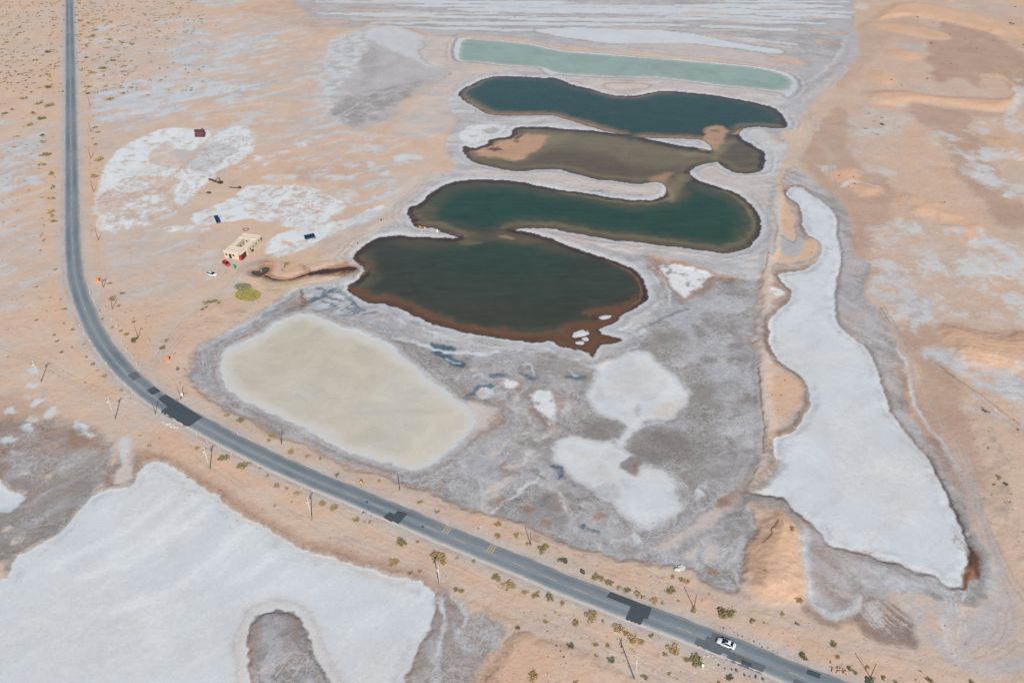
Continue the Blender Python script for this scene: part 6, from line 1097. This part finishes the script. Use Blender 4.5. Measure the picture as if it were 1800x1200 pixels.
person(747, 403.5, 'clothpeach', 'clothpeach', .3, 'person in a long peach dress standing on the spit beside the boat', True, 1)
person(741.2, 411, 'clothwhite', 'clothwhite', 1.2, 'person dressed in white standing alone on the middle of the spit')
person(768.6, 407.5, 'clothwhite', 'clothwhite', -.6, 'person in a white dress standing near the water on the spit', True)
person(773, 410, 'clothwhite', 'clothblack', 2.0, 'person in white top and dark trousers next to the white dress')
person(791.2, 413.5, 'clothred', 'clothblack', 1.0, 'person in red top near the tip of the spit', False, 1)
person(618.3, 433, 'clothwhite', 'clothblack', .4, 'person in white top on the pale bank left of the lowest dark pond')
person(629, 430, 'clothblue', 'clothblack', 2.6, 'person in blue top on the bank beside the lowest dark pond')
person(459.5, 478, 'clothblack', 'clothwhite', .2, 'person in black top wading in the round spring pool', False, 1)
person(500.8, 471.5, 'clothred', 'clothbrown', .9, 'person in red top on the sand mound east of the spring pool')
person(496.3, 477, 'clothbrown', 'clothbrown', 2.2, 'person in brown on the sand mound east of the spring pool')
person(779, 310, 'clothbrown', 'clothbrown', 1.4, 'person in brown on the pale bank above the green pond')
person(836.3, 197, 'clothbrown', 'clothblack', 1.4, 'person in brown on the bank left of the upper teal pond')
person(670.3, 389, 'clothblack', 'clothblack', .4, 'person in black on the pale track north of the lowest dark pond')
# ================================================================ shrubs
def leaf_mat(name, a, b):
    g = NT(name); oi = g.n('ObjectInfo'); tc = g.n('TexCoord'); n = g.noise(tc.outputs['Object'], 2.6, 3, .6); f = g.math('ADD', g.math('MULTIPLY', g.rng(n, .35, .65, 0, 1), .65), g.math('MULTIPLY', oi.outputs['Random'], .35))
    g.set(Base_Color=g.mix(f, a, b), Roughness=.9); g.bsdf.inputs['Specular IOR Level'].default_value = .1; return g.m
LM = {'g': leaf_mat('olive_green_leaves', C(126,124,88), C(164,148,102)), 'o': leaf_mat('olive_brown_leaves', C(158,140,100), C(188,158,114)), 'y': leaf_mat('straw_leaves', C(176,150,106), C(204,170,126)), 'd': leaf_mat('dark_green_leaves', C(94,100,80), C(124,126,92)), 'b': leaf_mat('blue_green_leaves', C(104,114,100), C(136,140,118)), 'k': leaf_mat('dry_dark_twigs', C(104,92,82), C(130,114,100))}
TWIG = simple('twig_bark', C(122,98,78), .95)
def foliage(seed, n, leaf, lumps=5, gap=.35):
    r_ = random.Random(seed); V = []; F = []; L = [(r_.uniform(-.62, .62), r_.uniform(-.62, .62), r_.uniform(.05, .32), r_.uniform(.28, .55)) for _ in range(lumps)] + [(0, 0, .12, .55)]
    for i in range(n):
        cx, cy, cz, cr = L[r_.randrange(len(L))]
        while True:
            x, y, z = r_.uniform(-1, 1), r_.uniform(-1, 1), r_.uniform(-.4, 1); q = x * x + y * y + z * z
            if .1 < q < 1: break
        k = cr * r_.uniform(.7, 1.1); p = Vector((cx + x * k, cy + y * k, max(.02, cz + z * k * .8)))
        u = Vector((r_.gauss(0, 1), r_.gauss(0, 1), r_.gauss(0, .7))).normalized(); v = u.orthogonal().normalized(); v.rotate(Matrix.Rotation(r_.uniform(0, 6.3), 3, u)); s = leaf * r_.uniform(.5, 1.3); b = len(V)
        for a, c in ((-1, 0), (0, -.5), (1.2, 0), (0, .5)): V.append(tuple(p + u * a * s + v * c * s))
        F.append((b, b + 1, b + 2, b + 3))
    me = bpy.data.meshes.new('foliage'); me.from_pydata(V, [], F); me.materials.append(LM['g']); return me
FOL = [foliage(i, 330, .12, 5 + i % 3) for i in range(6)]; FOLS = [foliage(20 + i, 110, .17, 3) for i in range(5)]; STEM = []
for i in range(3):
    m = MB(); r_ = random.Random(60 + i)
    for q in range(7):
        a = r_.uniform(0, 6.3); l = r_.uniform(.5, .85); m.tube([(0, 0, -.05), (math.cos(a) * l * .5, math.sin(a) * l * .5, .28), (math.cos(a) * l, math.sin(a) * l, .5)], [.03, .02, .008], 4, 0, False)
    o = m.obj('stem', TWIG); STEM.append(o.data); bpy.data.objects.remove(o)
KN = {'g': 'olive green', 'o': 'olive brown', 'y': 'straw-coloured dry', 'd': 'dark green', 'b': 'blue-green', 'k': 'dark dry twiggy'}
SHC = [0]
MARKS = [(n_, at(*p_)) for n_, p_ in (('the yellow warning sign', (636,857)), ('the white sedan', (1276,1132)), ('the L-shaped asphalt patch', (1105,1070)), ('the stepped asphalt patch', (693,910)), ('the first rumble bars', (785,931)), ('the second rumble bars', (863,965)), ('the dark boulder', (1025,1007)), ('the white marker stone', (1235,1171)), ('the rubble heaps', (1475,1178)), ('the largest dark asphalt patch', (315,725)), ('the white and pink signboard', (319,698)), ('the orange marker by the track', (296,634)), ('the orange marker by the straight road', (172,495)), ('the green plant beds', (430,513)), ('the spring pool', (458,478)), ('the small salt spots', (65,675)), ('the striped brown ground', (1560,1095)), ('the foot of the dune spur', (1360,1060)), ('the crest of the dune spur', (1375,915)), ('the corner of the white pan', (768,1045)), ('the mud apron by the white pan', (800,1110)), ('the sand mound south of the road', (940,1120)), ('the north tip of the white pan', (275,812)), ('the pole by the pan tip', (369,825)), ('the bend of the milky pond', (500,760)), ('the pole across from the rumble bars', (932,958)), ('the pole in a brown shrub', (1220,1068)), ('the pole beside a green shrub', (243,594)), ('the cream courtyard house', (420,450)), ('the last brown pole', (1530,1190)), ('the pole amid round shrubs', (1115,1193)), ('the long dry stretch of verge', (560,885)), ('the tall bush', (768,982)), ('the junction of the dusty track', (262,660)), ('the outside of the bend', (130,600)), ('the start of the bend', (100,480)))]
def shrub(px, py, wpx, kind, zone, flat=.7, asp=1.0, rot=None):
    c = at(px, py); sc_ = (py - HOR) * .00429; r_ = max(.22, wpx / sc_ / 2 / .98); big = wpx >= 9 and py > 430
    def put(me, nm, mat, parent=None):
        o = bpy.data.objects.new(nm, me); COL.objects.link(o); o.material_slots[0].link = 'OBJECT'; o.material_slots[0].material = mat
        if parent: o.parent = parent
        return o
    if big:
        o = empty('shrub', c); put(FOL[rnd.randrange(6)], 'foliage', LM[kind], o); put(STEM[rnd.randrange(3)], 'stem', TWIG, o)
    else: o = put(FOLS[rnd.randrange(5)], 'shrub', LM[kind]); o.location = c
    o.scale = (r_, r_ * rnd.uniform(.7, 1) * asp, r_ * flat * rnd.uniform(.75, 1.15)); o.rotation_euler.z = rnd.uniform(0, 6.3) if rot is None else rot
    size = 'broad ' if wpx >= 22 else 'small ' if 9 <= wpx <= 11 else ''
    if py > 430 and zone != ZE:
        nm, dd = min(((n_, math.hypot(c.x - q_.x, c.y - q_.y)) for n_, q_ in MARKS), key=lambda e: e[1]); zone = ('right beside ' if dd < 6 else 'near ' if dd < 16 else 'some way from ') + nm
    elif zone == ZF: dd = abs(road_st(c.x, c.y)[1]); zone = 'beside the straight road' if dd < 16 else 'on the plain off the straight road' if dd < 40 else 'far out on the plain from the straight road'
    lb = '%s%s %s %s' % (size, KN[kind], 'shrub' if wpx >= 9 else 'tuft', zone); tag(o, lb, 'shrub', lb); SHC[0] += 1; return o
ZS, ZN, ZW, ZF, ZI, ZE, ZB = 'on the sand south of the road', 'on the sand strip north of the road', 'on the sand outside the bend', 'in the desert plain along the straight road', 'on the sand inside the bend', 'on the eastern dunes and pan shore', 'beside the spring and the house track'
L_S = [(707,952,25,'g'),(734,951,10,'o'),(780,988,12,'o'),(625,913,16,'o'),(875,1013,22,'g'),(895,1025,28,'o'),(923,1039,14,'o'),(942,1043,20,'g'),(967,1048,24,'g'),(988,1059,14,'o'),(1042,1082,30,'o'),(1012,1093,20,'o'),(960,1092,12,'o'),(1087,1102,26,'y'),(1115,1121,32,'y'),(1144,1117,14,'g'),(1182,1140,28,'y'),(1002,1134,16,'d'),(1047,1131,12,'o'),(1068,1133,12,'o'),(1073,1159,18,'b'),(1048,1151,10,'o'),(1135,1188,18,'g'),(1177,1183,10,'o'),(936,1186,26,'o'),(1012,1197,12,'o'),(910,1102,12,'d'),(693,988,22,'o'),(720,1007,12,'g'),(738,1002,10,'o'),(803,1035,14,'g'),(812,1038,12,'g'),(833,985,10,'o'),(805,980,8,'o'),(1227,1160,34,'g'),(1207,1157,16,'o'),(1283,1188,18,'k'),(1263,1197,10,'o'),(392,803,24,'g'),(428,815,26,'g'),(458,822,8,'g'),(470,835,10,'o'),(488,852,14,'o'),(505,858,10,'o'),(523,865,16,'y'),(567,883,18,'o'),(587,890,20,'o'),(483,888,8,'o'),(513,880,8,'o'),(461,894,4,'g'),(640,916,8,'o'),(1100,1110,12,'y'),(1128,1128,14,'o'),(1170,1148,12,'o'),(1095,1145,8,'o'),(975,1075,8,'o'),(984,1080,6,'o'),(921,1076,5,'o'),(1060,1090,10,'o'),(890,1035,8,'g'),(650,915,10,'o')]
L_N = [(955,962,28,'g'),(927,954,10,'o'),(907,938,16,'o'),(875,921,16,'o'),(875,940,18,'o'),(841,928,6,'g'),(993,982,24,'d'),(1047,1011,20,'g'),(1072,1022,20,'g'),(1088,1030,16,'y'),(1102,1035,16,'g'),(1120,1042,18,'o'),(1180,1035,22,'g'),(1152,1055,18,'y'),(1182,1012,10,'o'),(1198,1017,14,'o'),(738,882,14,'o'),(767,899,14,'o'),(667,844,9,'o'),(690,864,4,'g'),(1272,1077,38,'g'),(1323,1088,16,'g'),(1220,1072,18,'o'),(1343,1093,8,'o'),(1375,1077,12,'o'),(1405,1053,18,'o'),(1400,1095,12,'o'),(1392,927,16,'o'),(1465,1130,16,'g'),(1410,1150,24,'g'),(1472,1153,12,'o'),(1492,1172,14,'g'),(1504,1180,16,'g'),(1525,1170,12,'o'),(1530,1195,22,'d'),(1552,1188,14,'g'),(1573,1197,10,'o'),(1618,1178,8,'g'),(1633,1193,18,'g'),(1707,1197,16,'g'),(1610,1193,7,'o'),(1345,1002,8,'g'),(1207,1020,16,'y'),(1247,1042,5,'g'),(1193,1055,8,'g'),(1234,1053,5,'b'),(540,801,12,'o'),(563,804,10,'g'),(593,833,14,'g'),(400,728,14,'o'),(422,737,20,'g'),(472,773,10,'g'),(478,765,18,'o'),(512,792,18,'o'),(347,787,10,'o'),(1460,1163,8,'o'),(1165,1060,10,'y'),(1130,1047,12,'o'),(1058,1016,14,'g')]
L_W = [(152,627,8,'g'),(163,639,12,'o'),(108,618,9,'g'),(147,604,8,'o'),(127,578,10,'o'),(100,599,9,'g'),(95,588,9,'o'),(64,562,9,'o'),(113,542,12,'o'),(88,523,6,'g'),(82,545,6,'o'),(107,525,8,'o'),(112,568,8,'o'),(65,503,9,'o'),(97,473,9,'o'),(75,422,12,'y'),(72,413,8,'y'),(185,660,12,'y'),(213,685,10,'y'),(263,782,12,'y'),(52,541,5,'o'),(70,440,7,'o'),(40,520,5,'o'),(126,610,7,'o'),(172,650,8,'o'),(230,700,6,'o'),(120,655,4,'o'),(104,660,5,'o'),(280,770,6,'o'),(247,765,8,'o'),(150,672,5,'d'),(14,627,7,'o')]
L_I = [(193,497,10,'g'),(182,492,10,'o'),(198,523,18,'o'),(213,515,12,'g'),(208,537,9,'g'),(235,565,10,'o'),(212,580,10,'o'),(223,587,11,'o'),(235,595,20,'d'),(197,575,10,'y'),(285,609,16,'g'),(292,597,14,'o'),(307,620,7,'o'),(313,648,12,'g'),(325,648,8,'o'),(174,545,7,'o'),(180,560,8,'o'),(209,571,6,'o'),(220,548,8,'y'),(250,577,8,'y'),(317,672,5,'b'),(328,690,6,'o'),(311,702,9,'o'),(270,680,6,'o'),(283,600,8,'y')]
L_B = [(367,530,16,'g'),(378,528,14,'g'),(357,543,9,'g'),(362,540,9,'g'),(385,532,10,'g'),(358,530,8,'o'),(345,545,4,'o'),(503,463,9,'g')]
L_E = [(1552,218,12,'d'),(1536,213,8,'o'),(1522,225,9,'o'),(1550,207,8,'o'),(1527,199,6,'d'),(1543,236,6,'o'),(1580,222,5,'o'),(1732,721,14,'d'),(1727,716,8,'g'),(1427,443,4,'g'),(1367,720,5,'g'),(1373,694,5,'g'),(1386,733,4,'g'),(1357,693,5,'g'),(1380,668,6,'o'),(1395,665,5,'o'),(1738,786,6,'d'),(1705,738,4,'g'),(1747,850,8,'d'),(1743,869,5,'d'),(1768,850,10,'d'),(1756,837,12,'o'),(1780,895,4,'o'),(1638,75,8,'d'),(1614,28,8,'o'),(1660,355,6,'o'),(1500,310,6,'k'),(1475,308,6,'k'),(1502,323,5,'k'),(1492,328,5,'k'),(1585,345,4,'o'),(1655,355,6,'o'),(1785,12,6,'k'),(1775,40,8,'d'),(1780,42,8,'d'),(1670,60,5,'k'),(1717,85,5,'k'),(1800,78,6,'k'),(1568,140,6,'k'),(1630,138,8,'o'),(1790,755,8,'d'),(1783,737,5,'g'),(1584,150,4,'k')]
L_F = [(a_, b_, c_, 'g' if d_ == 'd' else d_) for a_, b_, c_, d_ in [(85,152,20,'g'),(88,184,20,'d'),(67,181,18,'g'),(75,206,22,'d'),(80,269,24,'g'),(73,287,18,'o'),(88,305,16,'g'),(83,130,14,'o'),(100,116,12,'d'),(182,119,18,'d'),(198,106,14,'g'),(217,115,16,'o'),(152,100,14,'g'),(153,78,12,'g'),(156,163,14,'d'),(155,151,14,'g'),(168,223,12,'d'),(172,231,12,'g'),(175,278,24,'o'),(165,308,20,'o'),(167,253,12,'o'),(163,243,8,'o'),(192,173,18,'o'),(217,163,14,'o'),(260,166,10,'o'),(73,237,16,'d'),(77,248,16,'o'),(30,238,14,'o'),(53,218,16,'o'),(57,198,16,'o'),(40,172,16,'o'),(55,161,8,'d'),(20,192,12,'o'),(7,199,16,'g'),(93,328,18,'o'),(92,347,20,'y'),(93,370,20,'y'),(93,388,18,'o'),(92,378,14,'o'),(10,74,12,'o'),(30,61,12,'o'),(84,91,16,'g'),(88,113,12,'o'),(215,73,14,'d'),(233,76,12,'d'),(193,69,12,'d'),(190,84,8,'o'),(160,63,16,'g'),(220,125,12,'o'),(161,127,18,'o'),(25,257,10,'o'),(380,45,5,'d'),(388,53,5,'d'),(396,57,5,'d'),(305,25,8,'o'),(340,35,8,'o'),(280,120,8,'o'),(295,118,8,'o'),(265,108,8,'o'),(275,66,10,'o'),(170,52,12,'d'),(155,40,10,'o'),(140,36,12,'d'),(90,62,8,'g'),(93,45,8,'g'),(92,20,8,'g'),(140,5,10,'d'),(143,60,9,'g'),(145,45,8,'g'),(136,26,9,'d'),(135,13,8,'g'),(110,10,7,'g'),(112,35,6,'g'),(108,55,6,'g')]]
for Lq, z in ((L_S, ZS), (L_N, ZN), (L_W, ZW), (L_I, ZI), (L_B, ZB), (L_E, ZE), (L_F, ZF)):
    for x, y, w_, k_ in Lq: shrub(x, y + w_ * .12, w_, k_, z)
# the tree-like shrub the concrete pole's shadow points to
tr = empty('tall_shrub', at(768, 982), 0, 'tall straw and green bush with several stems at the tip of a pole shadow', 'shrub')
for dx, dy, s_, k_ in ((-.9, .4, 1.5, 'o'), (.6, .9, 1.6, 'y'), (1.6, .3, 1.3, 'o'), (.2, -.4, 1.1, 'g'), (-.2, 1.6, 1.0, 'y'), (2.0, -1.6, 1.1, 'o')):
    o = bpy.data.objects.new('crown', FOL[rnd.randrange(6)]); COL.objects.link(o); o.parent = tr; o.location = (dx, dy, .35); o.scale = (s_, s_, s_ * 1.0); o.rotation_euler.z = rnd.uniform(0, 6); o.material_slots[0].link = 'OBJECT'; o.material_slots[0].material = LM[k_]
m = MB()
for a in range(6): m.tube([(0, 0, -.1), (math.cos(a) * .6, math.sin(a) * .6 + .3, .8), (math.cos(a) * 1.3, math.sin(a) * 1.3 + .4, 1.4)], [.09, .06, .02], 5, 0, False)
m.obj('trunk', TWIG, tr)
# two round plant beds by the spring
def bed(px, py, rx, ry, n, mat, label):
    r_ = random.Random(int(px)); V = []; F = []; c = at(px, py)
    for i in range(n):
        a = r_.uniform(0, 6.3); q = math.sqrt(r_.random()); pt = G(px + rx * q * math.cos(a), py + ry * q * math.sin(a)); z = zat(*pt); h = r_.uniform(.12, .38); b = len(V); t = r_.uniform(0, 3.1); dx, dy = math.cos(t) * .22, math.sin(t) * .22; lx, ly = r_.uniform(-.2, .2), r_.uniform(-.2, .2)
        V += [(pt[0] - dx - c.x, pt[1] - dy - c.y, z - c.z - .02), (pt[0] + dx - c.x, pt[1] + dy - c.y, z - c.z - .02), (pt[0] + lx - c.x, pt[1] + ly - c.y, z - c.z + h)]; F.append((b, b + 1, b + 2))
    o = mesh_obj('plant_bed', V, F, mat); o.location = c; return tag(o, label, 'plants')
bed(427, 505, 15, 6.5, 900, LM['b'], 'round grey-green bed of low plants on sand near the spring pool'); bed(436, 519, 23, 11, 2600, leaf_mat('yellow_green_leaves', C(150,142,84), C(178,166,98)), 'larger round yellow-green bed of low plants on sand near the spring pool')
# countless small tufts on the plain
V = []; F = []; r_ = random.Random(77)
def tuft(px, py, s):
    c = at(px, py)
    for q in range(5):
        a = r_.uniform(0, 6.3); p = Vector((c.x + r_.uniform(-.5, .5) * s, c.y + r_.uniform(-.5, .5) * s, c.z + r_.uniform(0, .12) * s)); u = Vector((math.cos(a), math.sin(a), r_.uniform(.1, .7))) * s * .55; v = Vector((-math.sin(a), math.cos(a), r_.uniform(-.3, .5))) * s * .35; b = len(V)
        for e in (-u * .5, -v * .5, u * .5, v * .5): V.append(tuple(p + e + Vector((0, 0, .15 * s))))
        F.append((b, b + 1, b + 2, b + 3))
n_ = 0
while n_ < 1100:
    x, y = r_.uniform(-60, 360), r_.uniform(-25, 165)
    if 110 < x < 134 or (x > 240 and y > 60 and r_.random() < .75) or r_.random() < (y / 260) * .6: continue
    tuft(x, y, r_.uniform(1.0, 3.0)); n_ += 1
for x0, x1, y0, y1, k_, s0, s1 in ((0,110,160,420,90,.6,1.6),(140,200,160,420,50,.6,1.4),(0,180,430,660,60,.4,1.0),(170,330,500,700,50,.4,1.0),(328,365,808,838,26,.3,.6),(300,620,800,930,60,.25,.6),(800,1200,1010,1200,120,.25,.7),(860,1240,930,1060,60,.25,.6),(840,905,1095,1190,40,.25,.5),(1330,1700,1080,1200,60,.25,.6),(1700,1800,700,1000,30,.3,.8),(1640,1800,10,140,40,.8,1.8),(350,470,520,570,30,.4,.9)):
    for i in range(k_):
        px, py = r_.uniform(x0, x1), r_.uniform(y0, y1); q = G(px, py); dd = abs(road_st(*q)[1])
        if dd < 6 or DM[0] < 0: continue
        tuft(px, py, r_.uniform(s0, s1))
o = mesh_obj('dry_tufts', V, F, leaf_mat('dry_tuft_leaves', C(166,150,116), C(194,168,132))); tag(o, 'countless small olive and straw tufts scattered over the sand', 'tufts', kind='stuff')
